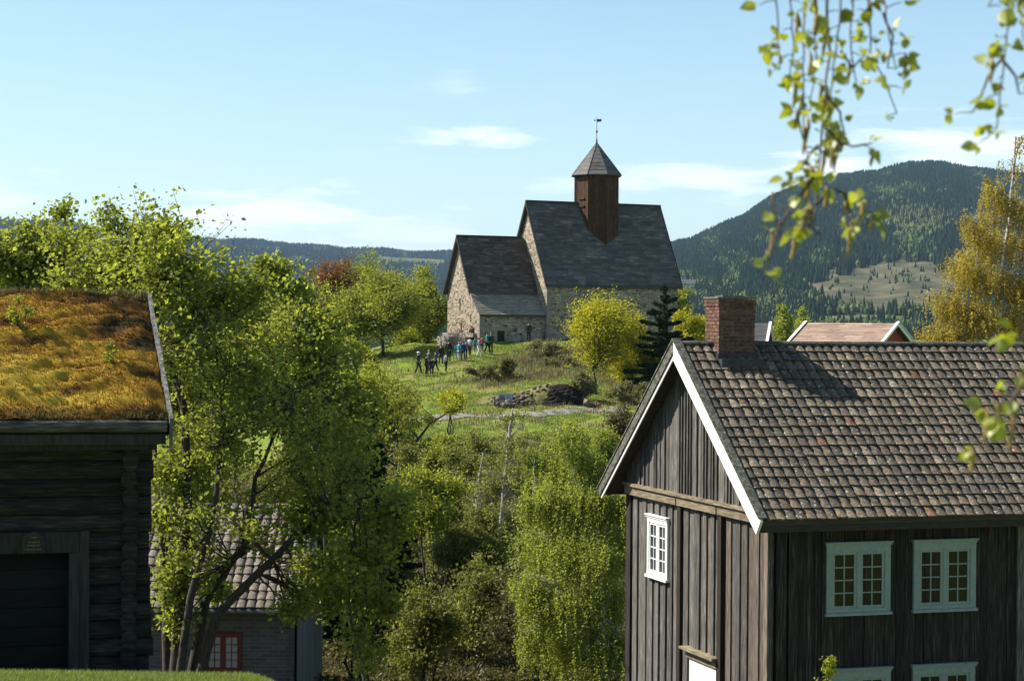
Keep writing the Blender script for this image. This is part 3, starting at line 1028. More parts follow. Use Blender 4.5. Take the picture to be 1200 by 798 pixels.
def window(parent, X, w, h, trim, m_trim, m_glass, sashes=2, rows=4, cols=2, head=0.07, label=None, barw=0.022, sashw=0.055, mull=0.07):
    """window with trim, head board, sill, sashes and panes. X maps local (x right, y out=-y, z up, origin bottom-left outer) to the parent"""
    a = MB(7)
    a.box(0, trim, -0.06, 0.0, trim * 0.6, h - trim, M=X)
    a.box(w - trim, w, -0.06, 0.0, trim * 0.6, h - trim, M=X)
    a.box(0, w, -0.064, 0.0, h - trim, h, M=X)
    a.box(0, w, -0.064, 0.0, 0.0, trim * 0.6, M=X)
    f = a.build('window', m_trim, parent, label=label)
    b = MB(8)
    b.box(-0.02, w + 0.02, -0.085, 0.0, h, h + head * 0.6, M=X)
    b.box(-0.035, w + 0.035, -0.11, 0.0, h + head * 0.6 + 0.002, h + head, M=X)
    b.build('lintel', m_trim, f)
    b = MB(9)
    b.box(-0.025, w + 0.025, -0.10, 0.0, -0.055, -0.002, M=X)
    b.build('sill', m_trim, f)
    ix0, ix1, iz0, iz1 = trim, w - trim, trim * 0.6, h - trim
    s = MB(11)
    sw = (ix1 - ix0 - mull * (sashes - 1)) / sashes
    if sashes > 1:
        for k in range(1, sashes):
            xm = ix0 + k * sw + (k - 1) * mull
            s.box(xm, xm + mull, -0.052, 0, iz0, iz1, M=X)
    for k in range(sashes):
        g = MB(10 + k)
        xa = ix0 + k * (sw + mull)
        xb = xa + sw
        s.box(xa, xa + sashw, -0.042, 0, iz0, iz1, M=X)
        s.box(xb - sashw, xb, -0.042, 0, iz0, iz1, M=X)
        s.box(xa + sashw, xb - sashw, -0.042, 0, iz0, iz0 + sashw, M=X)
        s.box(xa + sashw, xb - sashw, -0.042, 0, iz1 - sashw, iz1, M=X)
        gw = (xb - xa - 2 * sashw)
        gh = (iz1 - iz0 - 2 * sashw)
        for c in range(1, cols):
            xc = xa + sashw + gw * c / cols
            s.box(xc - barw / 2, xc + barw / 2, -0.034, 0, iz0 + sashw, iz1 - sashw, M=X)
        for q in range(1, rows):
            zc = iz0 + sashw + gh * q / rows
            s.box(xa + sashw, xb - sashw, -0.031, 0, zc - barw / 2, zc + barw / 2, M=X)
        for c in range(cols):
            for q in range(rows):
                # each pane slightly out of true, as old glass is
                xx0 = xa + sashw + gw * c / cols
                xx1 = xa + sashw + gw * (c + 1) / cols
                z0 = iz0 + sashw + gh * q / rows
                z1 = iz0 + sashw + gh * (q + 1) / rows
                j = [g.rng.uniform(-0.003, 0.003) for _ in range(4)]
                g.poly([tuple(X @ Vector(v)) for v in ((xx0, -0.014 + j[0], z0), (xx1, -0.014 + j[1], z0), (xx1, -0.014 + j[2], z1), (xx0, -0.014 + j[3], z1))], [(0, 1, 2, 3)])
        g.build('pane', m_glass, f)
    s.build('sash', m_trim, f)
    return f


# ---------------------------------------------------------------- the stone church on the hill
def octagon(R_, rot, cx, cy):
    return [(cx + R_ * math.cos(rot + k * math.pi / 4), cy + R_ * math.sin(rot + k * math.pi / 4)) for k in range(8)]


def build_church():
    c0 = P(562, 399, 170)
    rz = math.radians(27)
    ch = thing('church', 'medieval stone church with steep dark roofs and wooden bell turret on the grassy hilltop', 'church', (c0.x, c0.y, -1.5), rz)
    # chancel with low side aisle
    mb = MB(11)
    mb.prism([(0, -2.5), (6.3, -2.5), (6.3, 4.3), (3.9, 8.62), (1.5, 4.3), (1.5, 3.9), (0, 2.45)], 0, 6.35, 'x')
    mb.build('chancel_wall', M['stone'], ch)
    mb = MB(12)
    mb.prism([(-0.4, -2.5), (6.6, -2.5), (6.6, 4.9), (3.1, 11.5), (-0.4, 4.9)], 6.1, 18.9, 'x')
    mb.build('nave_wall', M['stone'], ch)
    # quoins
    for (x, y, zt, sx, sy) in ((6.1, -0.4, 4.7, 1, 1), (0, 0, 2.3, 1, 1), (18.9, -0.4, 4.7, -1, 1)):
        mb = MB(13)
        z = -1.2
        k = 0
        while z < zt:
            h = mb.rng.uniform(0.26, 0.38)
            a, b = (0.5, 0.26) if k % 2 else (0.26, 0.5)
            xa, xb = sorted((x - 0.025 * sx, x + a * sx))
            mb.box(xa, xb, y - 0.025, y + b, z, min(z + h - 0.02, zt + 0.1))
            z += h
            k += 1
        mb.build('quoins', M['quoin'], ch)
    mb = MB(14)
    mb.box(-0.75, 0.0, 1.2, 6.7, -2, 0.42)
    mb.box(-0.35, 0.01, 0.6, 6.5, 0.42, 0.75)
    mb.build('plinth', M['quoin'], ch)
    # roofs
    t1 = (8.9 - 4.35) / 2.55
    gable_roof(ch, -0.32, 6.1, 3.9, 8.95, 1.33, 6.5, 1.80, 0.13, M['shingle_brown'], M['slate_dark'], 0.24, 0.8, 31, 'chancel_roof')
    gable_roof(ch, 5.85, 19.2, 3.1, 12.05, -0.72, 6.95, 1.86, 0.14, M['shingle'], M['slate_dark'], 0.27, 1.0, 41, 'nave_roof')
    # verge boards
    for (x0, yr, zr, yn, yf, tn, nm) in ((-0.36, 3.9, 8.99, 1.30, 6.53, 1.80, 'verge_board'), (5.81, 3.1, 12.09, -0.75, 6.98, 1.86, 'verge_board'), (19.2, 3.1, 12.09, -0.75, 6.98, 1.86, 'verge_board')):
        mb = MB(15)
        for y_ in (yn, yf):
            mb = MB(15)
            z_ = zr - tn * abs(yr - y_)
            mb.prism([(y_, z_ + 0.05), (yr, zr + 0.05), (yr, zr - 0.42), (y_, z_ - 0.42)] if y_ < yr else [(yr, zr + 0.05), (y_, z_ + 0.05), (y_, z_ - 0.42), (yr, zr - 0.42)], x0, x0 + 0.06, 'x')
            mb.build(nm, M['front_plank'], ch)
    # ridge boards
    mb = MB(16)
    mb.box(-0.34, 5.85, 3.78, 4.02, 8.93, 9.05)
    mb.box(5.83, 19.24, 2.98, 3.22, 12.03, 12.15)
    mb.build('ridge_board', M['slate_dark'], ch)
    # lean-to aisle roof
    mb = MB(17)
    th = math.atan(0.99)
    mb.prism([(-0.28, 2.32), (1.5, 4.10), (1.5, 3.93), (-0.28, 2.15)], -0.12, 6.09, 'x', m=1)
    courses(mb, (-0.14, 1.5, 4.105), (1, 0, 0), 6.22, (0, -math.cos(th), -math.sin(th)), 2.54, (0, -math.sin(th), math.cos(th)), 0.2, 0.6, 0.02, seed=51)
    mb.build('aisle_roof', [M['shingle_tan'], M['slate_dark']], ch)
    # openings
    for g_, z0, z1 in ((3.8, 2.62, 3.63), (1.69, 1.7, 2.3), (3.49, 1.0, 1.55)):
        mb = MB(18)
        mb.box(-0.02, 0.3, g_ - 0.09, g_ + 0.09, z0, z1)
        mb.build('window_slit', M['black'], ch)
    pts = [(9.44, 2.75), (10.14, 2.75)] + [(9.79 + 0.35 * math.cos(a), 3.95 + 0.38 * math.sin(a)) for a in [k * math.pi / 8 for k in range(9)]]
    po = [(9.2, 2.6), (10.38, 2.6)] + [(9.79 + 0.59 * math.cos(a), 3.95 + 0.62 * math.sin(a)) for a in [k * math.pi / 8 for k in range(9)]]
    mb = MB(19)
    n = len(pts)
    vv = [(p[0], -0.47, p[1]) for p in po] + [(p[0], -0.47, p[1]) for p in pts] + [(p[0], -0.40, p[1]) for p in po] + [(p[0], -0.41, p[1]) for p in pts]
    fs = []
    for i in range(n):
        j = (i + 1) % n
        fs += [(i, j, n + j, n + i), (i, 2 * n + i, 2 * n + j, j), (n + i, n + j, 3 * n + j, 3 * n + i)]
    mb.poly(vv, fs)
    w_ = mb.build('arched_window', M['quoin'], ch)
    mb = MB(20)
    mb.poly([(p[0], -0.415, p[1]) for p in pts], [tuple(range(n))])
    mb.build('pane', M['glass'], w_)
    mb = MB(21)
    mb.box(1.65, 2.3, -0.03, 0.05, -0.2, 0.95)
    mb.build('low_door', M['black'], ch)
    # octagonal bell turret
    cx, cy = 12.75, 3.1
    rot = -rz + math.pi / 8
    R_ = 1.83 / math.cos(math.pi / 8)
    oc = octagon(R_, rot, cx, cy)
    mb = MB(22)
    for k in range(8):
        a, b = Vector((*oc[k], 0)), Vector((*oc[(k + 1) % 8], 0))
        nrm = ((a + b) / 2 - Vector((cx, cy, 0))).normalized()
        nb = 7
        for q in range(nb):
            p_, r_ = a.lerp(b, q / nb + 0.006), a.lerp(b, (q + 1) / nb - 0.006)
            o_ = mb.rng.uniform(0.0, 0.02)
            ring_ = [p_ + nrm * o_, r_ + nrm * o_, r_ - nrm * 0.12, p_ - nrm * 0.12]
            mb.poly([(v.x, v.y, 7.2) for v in ring_] + [(v.x, v.y, 14.55) for v in ring_], [(0, 1, 5, 4), (1, 2, 6, 5), (2, 3, 7, 6), (3, 0, 4, 7), (4, 5, 6, 7)])
    for k in range(8):
        v = Vector((*oc[k], 0))
        mb.tube([(v.x, v.y, 7.2), (v.x, v.y, 14.55)], [0.075, 0.075], 6)
    tw = mb.build('turret', M['tower_board'], ch)
    mb = MB(23)   # louvre hatch on the sunlit side
    k = min(range(8), key=lambda k: abs(((rz + math.atan2((oc[k][1] + oc[(k + 1) % 8][1]) / 2 - cy, (oc[k][0] + oc[(k + 1) % 8][0]) / 2 - cx)) % (2 * math.pi)) - math.radians(225)))
    a, b = Vector((*oc[k], 0)), Vector((*oc[(k + 1) % 8], 0))
    nrm = ((a + b) / 2 - Vector((cx, cy, 0))).normalized()
    for z in (11.7, 12.35):
        mb = MB(23)
        p_, r_ = a.lerp(b, 0.28), a.lerp(b, 0.72)
        q = [p_ + nrm * 0.03, r_ + nrm * 0.03, r_ + nrm * 0.10, p_ + nrm * 0.10]
        mb.poly([(v.x, v.y, z) for v in q] + [(v.x, v.y, z + 0.14) for v in q], [(0, 3, 2, 1), (4, 5, 6, 7), (0, 1, 5, 4), (1, 2, 6, 5), (2, 3, 7, 6), (3, 0, 4, 7)])
        mb.build('louvre', M['tower_board'], tw)
    # turret roof
    mb = MB(24)
    o1 = octagon(2.1 / math.cos(math.pi / 8), rot, cx, cy)
    for k in range(8):
        a, b = Vector((*o1[k], 14.5)), Vector((*o1[(k + 1) % 8], 14.5))
        top = Vector((cx, cy, 17.35))
        nr = 8
        for q in range(nr):
            f0, f1 = q / nr, (q + 1) / nr + 0.01
            nn = (b - a).cross(top - a).normalized()
            mb.poly([a.lerp(top, f0) + nn * 0.03, b.lerp(top, f0) + nn * 0.03, b.lerp(top, min(f1, 1)) + nn * 0.004, a.lerp(top, min(f1, 1)) + nn * 0.004], [(0, 1, 2, 3)])
    mb.poly([(*q, 14.5) for q in o1], [tuple(range(7, -1, -1))])
    rr = mb.build('turret_roof', M['shingle_grey'], tw)
    mb = MB(26)
    for k in range(8):
        mb.tube([(*o1[k], 14.5), (cx, cy, 17.38)], [0.055, 0.03], 5)
        mb.tube([(*o1[k], 14.46), (*o1[(k + 1) % 8], 14.46)], [0.06, 0.06], 5)
    mb.build('hip_rib', M['slate_dark'], rr)
    mb = MB(25)
    mb.tube([(cx, cy, 17.1), (cx, cy, 17.7)], [0.11, 0.05], 6)
    mb.tube([(cx, cy, 17.6), (cx, cy, 19.6)], [0.035, 0.02], 5)
    mb.tube([(cx, cy, 18.2), (cx, cy, 18.32), (cx, cy, 18.44)], [0.03, 0.12, 0.03], 8)
    mb.poly([(cx, cy - 0.01, 19.15), (cx + 0.33, cy - 0.2, 19.2), (cx + 0.36, cy - 0.21, 19.42), (cx, cy - 0.01, 19.4)], [(0, 1, 2, 3)])
    mb.poly([(cx, cy - 0.01, 19.3), (cx - 0.22, cy + 0.13, 19.24), (cx - 0.22, cy + 0.13, 19.38)], [(0, 1, 2)])
    mb.build('weathervane', M['iron'], tw)
    return ch


build_church()


# ---------------------------------------------------------------- plank house with tiled roof (right foreground)
def build_plank_house():
    GZ = -9.6
    O = Vector((4.83, 38.0, GZ))
    rz = math.atan2(0.3, 0.954)
    h = thing('plank_house', 'weathered dark plank house with mossy pantile roof, white bargeboard and pale windows in right foreground', 'house', O, rz)
    zl = lambda z: z - GZ
    Wd, Ln, OV = 7.3, 12.0, 0.45
    TAN = 0.757
    yr, zr = Wd / 2, zl(-0.36)
    th = math.atan(TAN)
    c, s = math.cos(th), math.sin(th)
    roofz = lambda y: zr - 0.10 - TAN * abs(y - yr)
    zbeam = zl(-3.50)
    rng = random.Random(4)
    # core (keeps light out)
    mb = MB(1)
    mb.prism([(0.05, -1), (Wd - 0.05, -1), (Wd - 0.05, roofz(Wd) - 0.1), (yr, roofz(yr) - 0.15), (0.05, roofz(0) - 0.1)], 0.05, Ln - 0.05, 'x')
    mb.build('frame', M['front_plank'], h)
    # gable planks (plane x=0, outside is -x)
    mb = MB(2)
    posts = [(4.15, 4.32), (2.05, 2.22)]
    y = 0.0
    alt = False
    while y < Wd - 0.01:
        w = min(rng.uniform(0.15, 0.30), Wd - y)
        alt = not alt
        t = rng.uniform(0.0, 0.012) + (0.035 if alt else 0.0)
        if not any(a - 0.02 < y + w / 2 < b + 0.02 for a, b in posts):
            zt = zbeam - 0.06
            mb.box(-0.02 - t, 0.05, y + 0.007, y + w - 0.007, -1 + rng.uniform(0, .01), zt, rnd=rng.random(), m=(1 if rng.random() < (0.35 if y < 2.1 else 0.12 if y < 4.3 else 0.0) else 0))
        y += w
    mb.build('gable_planks', [M['wall_plank'], M['red_plank']], h)
    mb = MB(3)
    y = -0.0
    while y < Wd - 0.01:
        w = min(rng.uniform(0.12, 0.19), Wd - y)
        t = rng.uniform(0.0, 0.03)
        y1 = y + w - 0.004
        za, zb = roofz(y), roofz(y1)
        if min(za, zb) > zbeam + 0.02:
            if y < yr < y1:
                pts = [(y, zbeam), (y1, zbeam), (y1, zb), (yr, roofz(yr)), (y, za)]
            else:
                pts = [(y, zbeam), (y1, zbeam), (y1, zb), (y, za)]
            mb.prism(pts, -0.10 - t, 0.0, 'x', rnd=rng.random())
            # cover strip
            if rng.random() < 0.45:
                mb.box(-0.135 - t, -0.10 - t, y1 - 0.02, y1 + 0.02, zbeam, min(za, zb, roofz(y1 + 0.02)) - 0.02, rnd=rng.random())
        y += w
    mb.build('upper_gable_planks', M['wall_plank'], h)
    # string course: moulding plus fascia pieces
    mb = MB(4)
    mb.box(-0.20, 0.0, 0.25, Wd + 0.06, zbeam, zbeam + 0.07)
    for a, b in ((0.22, 2.20), (2.26, 4.30), (4.36, Wd + 0.03)):
        mb.box(-0.15, -0.0, a, b, zbeam - 0.19, zbeam - 0.004, rnd=rng.random())
    mb.build('string_course', M['raw_beam'], h)
    # gable posts, coloured dark in place of shadowed wall recesses; corner posts
    for a, b in posts:
        mb = MB(5)
        mb.box(-0.12, 0.05, a - 0.005, b + 0.005, -1, zbeam - 0.2)
        mb.build('post', M['recess_shade'], h)
    mb = MB(6)
    mb.box(-0.09, 0.06, Wd - 0.20, Wd + 0.07, -1, zbeam - 0.2)
    mb.build('post', M['front_plank'], h)
    # pale corner board and front planks (plane y=0, outside -y)
    mb = MB(7)
    mb.box(0.0, 0.05, -0.03, 0.12, -1, roofz(0) - 0.05)
    mb.build('corner_board', M['wall_plank'], h)
    mb = MB(71)
    mb.box(0.10, 0.30, -0.07, 0.05, -1, roofz(0) - 0.1)
    mb.build('corner_board', M['front_plank'], h)
    mb = MB(72)
    mb.box(5.17, 5.36, -0.075, 0.05, -1, roofz(0) - 0.1)
    mb.build('corner_board', M['wall_plank'], h)
    mb = MB(8)
    x = 0.36
    while x < Ln:
        w = min(rng.uniform(0.15, 0.24), Ln - x)
        t = rng.uniform(0.0, 0.02)
        mb.box(x + 0.004, x + w - 0.004, -0.025 - t, 0.05, -1, roofz(0) - 0.06, rnd=rng.random())
        if rng.random() < 0.3:
            mb.box(x + w - 0.025, x + w + 0.025, -0.05 - t, -0.02, -1, roofz(0) - 0.3, rnd=rng.random())
        x += w
    mb.build('front_planks', M['front_plank'], h)
    # roof base slab + tiles
    mb = MB(9)
    yn, yf = -0.52, Wd + 0.68
    zn, zf = zr - TAN * (yr - yn), zr - TAN * (yf - yr)
    mb.prism([(yn, zn - 0.03), (yr, zr - 0.03), (yr, zr - 0.13), (yn, zn - 0.13)], -OV, Ln, 'x')
    mb.prism([(yf, zf - 0.03), (yf, zf - 0.13), (yr, zr - 0.13), (yr, zr - 0.03)], -OV, Ln, 'x')
    mb.build('roof_deck', M['soffit'], h)
    mb = MB(10)
    pantiles(mb, -OV + 0.10, Ln, yr, zr - 0.01, c, s, (yr - yn) / c + 0.05, 0.205, 0.30, False, 3, sides=8)
    mb.build('roof_tiles', M['pantile'], h, smooth=False)
    mb = MB(101)
    pantiles(mb, -OV + 0.10, Ln, yr, zr - 0.01, c, s, (yf - yr) / c + 0.05, 0.205, 0.325, True, 5, sides=4)
    mb.build('roof_tiles', M['pantile'], h)
    # ridge tiles
    mb = MB(11)
    x = -OV + 0.05
    while x < Ln:
        l = 0.38
        pts = []
        for k in range(7):
            a = math.pi * k / 6
            pts.append((yr - 0.13 * math.cos(a), zr - 0.03 + 0.085 * math.sin(a) + rng.uniform(0, 0.005)))
        mb.prism(pts, x, x + l + 0.02, 'x', rnd=rng.random())
        x += l
    mb.build('ridge_tiles', M['ridge_tile'], h)
    # bargeboards
    def slope_board(mb, x0, x1, n0, n1, near, ext=0.0, r=None):
        pts = []
        y_ = (yn if near else yf)
        sg = -1 if near else 1
        Lsl = abs(y_ - yr) / c + ext
        def q(sl, n):
            return (yr + sg * (sl * c + n * s), zr - sl * s + n * c)
        a = [q(0 - (n0 * s / c if False else 0), n0), q(Lsl, n0), q(Lsl, n1), q(0, n1)]
        # meet at the ridge on a vertical mitre
        top0 = (yr, zr + n0 / c)
        top1 = (yr, zr + n1 / c)
        a[0], a[3] = top0, top1
        if near:
            a = a[::-1]
        mb.prism(a, x0, x1, 'x', rnd=r)
    mb = MB(12)
    slope_board(mb, -OV - 0.055, -OV - 0.001, -0.27, 0.05, True, 0.12)
    mb.build('white_bargeboard', M['white_paint'], h)
    mb = MB(13)
    slope_board(mb, -OV - 0.08, -OV + 0.09, 0.055, 0.085, True, 0.06)
    mb.build('verge_board', M['grey_board'], h)
    mb = MB(131)
    slope_board(mb, -OV - 0.08, -OV + 0.15, 0.055, 0.085, False, 0.06)
    slope_board(mb, -OV - 0.06, -OV - 0.004, -0.14, 0.05, False, 0.06)
    mb.build('verge_board', M['grey_board'], h)
    mb = MB(14)
    slope_board(mb, -OV - 0.03, -OV - 0.004, -0.22, -0.145, False, 0.04)
    mb.build('white_fillet', M['white_paint'], h)
    # eave boards, rafters showing under the gable overhang
    mb = MB(15)
    mb.box(-OV, Ln, yn + 0.03, yn + 0.09, zn - 0.26, zn - 0.09)
    mb.build('eave_board', M['soffit'], h)
    mb = MB(151)
    mb.box(-OV + 0.1, Ln, -0.14, 0.0, zn - 0.05, zn + 0.10)
    mb.build('eave_board', M['soffit'], h)
    # chimney
    def chimney(x0, x1, y0, y1, zb, zt):
        core = MB(20)
        core.box(x0 + 0.012, x1 - 0.012, y0 + 0.012, y1 - 0.012, zb, zt - 0.015)
        cc = core.build('chimney', M['mortar'], h)
        b = MB(21)
        bh, bl, jt = 0.062, 0.235, 0.012
        z, k = zb, 0
        while z + bh <= zt + 0.001:
            off = 0 if k % 2 else bl / 2
            out = 0.018 if z > zt - 0.16 else 0.0
            for (ax, a0, a1, f0, f1) in (('x', x0, x1, y0, y0 + 0.1), ('x', x0, x1, y1 - 0.1, y1), ('y', y0 + 0.1, y1 - 0.1, x0, x0 + 0.1), ('y', y0 + 0.1, y1 - 0.1, x1 - 0.1, x1)):
                p_ = a0 - off
                while p_ < a1:
                    q0, q1 = max(p_, a0), min(p_ + bl - jt, a1)
                    if q1 - q0 > 0.02:
                        j = rng.uniform(-0.004, 0.004)
                        if ax == 'x':
                            fo = -out + j if f0 == y0 else 0
                            f_o = out + j if f1 == y1 else 0
                            b.box(q0 - (out if q0 == a0 else 0), q1 + (out if q1 == a1 else 0), f0 + fo, f1 + f_o, z, z + bh, rnd=rng.random())
                        else:
                            fo = -out + j if f0 == x0 else 0
                            f_o = out + j if f1 == x1 else 0
                            b.box(f0 + fo, f1 + f_o, q0, q1, z, z + bh, rnd=rng.random())
                    p_ += bl
            z += bh + jt
            k += 1
        b.build('bricks', M['brick'], cc)
        f = MB(22)
        f.box(x0 - 0.035, x1 + 0.035, y0 - 0.035, y1 + 0.035, zt, zt + 0.035)
        f.box(x0 + 0.15, x1 - 0.15, y0 + 0.15, y1 - 0.15, zt + 0.036, zt + 0.06)
        f.build('cap', M['mortar'], cc)
        f = MB(23)
        f.box(x0 - 0.05, x1 + 0.06, y0 - 0.10, y0 - 0.004, zr - TAN * (yr - y0) - 0.12, zr - TAN * (yr - y0) + 0.09)
        f.box(x0 - 0.06, x1 + 0.07, y0 - 0.32, y0 - 0.1, zr - TAN * (yr - y0) - 0.19, zr - TAN * (yr - y0) - 0.02, M=None)
        f.build('flashing', M['lead'], cc)
    chimney(0.33, 1.12, 3.28, 3.98, zr - 0.5, zl(0.55))
    # windows, front
    I = Matrix.Identity(4)
    M['front_glass'] = glass_mat('olive_glass', (0.016, 0.014, 0.009), 0.25)
    for x0, z0, lab in ((1.10, zl(-5.36), None), (2.92, zl(-5.36), None), (1.12, zl(-7.72), None), (2.92, zl(-7.72), None), (6.9, zl(-5.36), None), (8.7, zl(-5.36), None)):
        window(h, Matrix.Translation((x0, -0.045, z0 + rng.uniform(-0.012, 0.012))), 1.33, 1.26, 0.12, M['mint_paint'], M['front_glass'])
    # gable window: local x -> -Y (far to near)
    G_ = Matrix.Translation((-0.045, 6.06, zl(-5.30))) @ Matrix.Rotation(math.radians(-90), 4, 'Z')
    window(h, G_, 1.16, 1.22, 0.10, M['white_paint'], M['glass'], sashw=0.05, label='small white-framed window in the sunlit gable')
    # white shutter board low on the gable with its hood
    mb = MB(30)
    mb.box(-0.07, 0.0, 2.36, 3.72, zl(-8.9), zl(-6.72))
    dr = mb.build('door', M['white_paint'], h, label='bright white painted door panel low on the gable')
    mb = MB(31)
    mb.box(-0.24, 0.0, 2.19, 3.89, zl(-6.56), zl(-6.51))
    mb.box(-0.12, 0.0, 2.26, 3.82, zl(-6.72), zl(-6.565))
    mb.build('lintel', M['raw_beam'], dr)
    return h


build_plank_house()

# ---------------------------------------------------------------- turf-roofed log storehouse (left foreground)
def turf_mat():
    m, t, out = new_mat('moss_turf')
    N, L = t.nodes, t.links
    bs = N.new('ShaderNodeBsdfPrincipled')
    bs.inputs['Roughness'].default_value = 1.0
    bs.inputs['Specular IOR Level'].default_value = 0.05
    L.new(bs.outputs[0], out.inputs[0])
    at = N.new('ShaderNodeAttribute')
    at.attribute_name = 'rnd'
    tc = N.new('ShaderNodeTexCoord')
    no = N.new('ShaderNodeTexNoise')
    no.inputs['Scale'].default_value = 9
    no.inputs['Detail'].default_value = 8
    L.new(tc.outputs['Object'], no.inputs['Vector'])
    ad = N.new('ShaderNodeMath')
    ad.operation = 'MULTIPLY_ADD'
    L.new(no.outputs['Fac'], ad.inputs[0])
    ad.inputs[1].default_value = 0.55
    s2 = N.new('ShaderNodeMath')
    s2.operation = 'SUBTRACT'
    L.new(at.outputs['Fac'], s2.inputs[0])
    s2.inputs[1].default_value = 0.275
    L.new(s2.outputs[0], ad.inputs[2])
    r = N.new('ShaderNodeValToRGB')
    e = r.color_ramp.elements
    while len(e) > 1:
        e.remove(e[-1])
    for i, (p_, c) in enumerate([(0, (0.025, 0.022, 0.012)), (0.18, (0.075, 0.045, 0.016)), (0.36, (0.165, 0.078, 0.018)), (0.52, (0.24, 0.135, 0.020)), (0.72, (0.30, 0.195, 0.025)), (0.92, (0.36, 0.265, 0.042))]):
        q = e[0] if i == 0 else e.new(p_)
        q.position = p_
        q.color = (*c, 1)
    L.new(ad.outputs[0], r.inputs[0])
    L.new(r.outputs[0], bs.inputs['Base Color'])
    return m


M['turf'] = turf_mat()
M['grass_blade'] = leaf_mat('grass_blade', (0.12, 0.17, 0.03), (0.24, 0.27, 0.07), 0.35, 0.8)
M['dry_grass'] = leaf_mat('dry_grass', (0.10, 0.085, 0.04), (0.26, 0.22, 0.12), 0.3, 0.8)


def blades(name, pts, nrm, hgt, wid, lean, mat, parent=None, rnd=None, seed=1):
    """grass blades as tapered two-segment strips"""
    r = np.random.RandomState(seed)
    n = len(pts)
    a = r.rand(n) * 2 * np.pi
    d = np.stack([np.cos(a), np.sin(a), np.zeros(n)], -1)
    side = np.stack([-np.sin(a), np.cos(a), np.zeros(n)], -1)
    H = hgt * (0.5 + r.rand(n))[:, None]
    W = wid * (0.7 + 0.6 * r.rand(n))[:, None]
    ln = lean * r.rand(n)[:, None]
    nr = np.asarray(nrm, float)
    b0, b1 = pts - side * W, pts + side * W
    mid = pts + nr * H * 0.55 + d * H * ln * 0.3
    m0, m1 = mid - side * W * 0.7, mid + side * W * 0.7
    tip = pts + nr * H * (1 - 0.3 * ln) + d * H * ln
    V = np.stack([b0, b1, m1, m0, tip], 1).reshape(-1, 3)
    base = (np.arange(n) * 5)[:, None]
    flat = np.concatenate([base + np.array([0, 1, 2, 3]), base + np.array([3, 2, 4])], 1).ravel()
    sizes = np.tile([4, 3], n)
    rr = np.repeat(r.rand(n) if rnd is None else rnd, 2)
    return mesh_np(name, V, flat, sizes, mat, parent, rnd=rr)


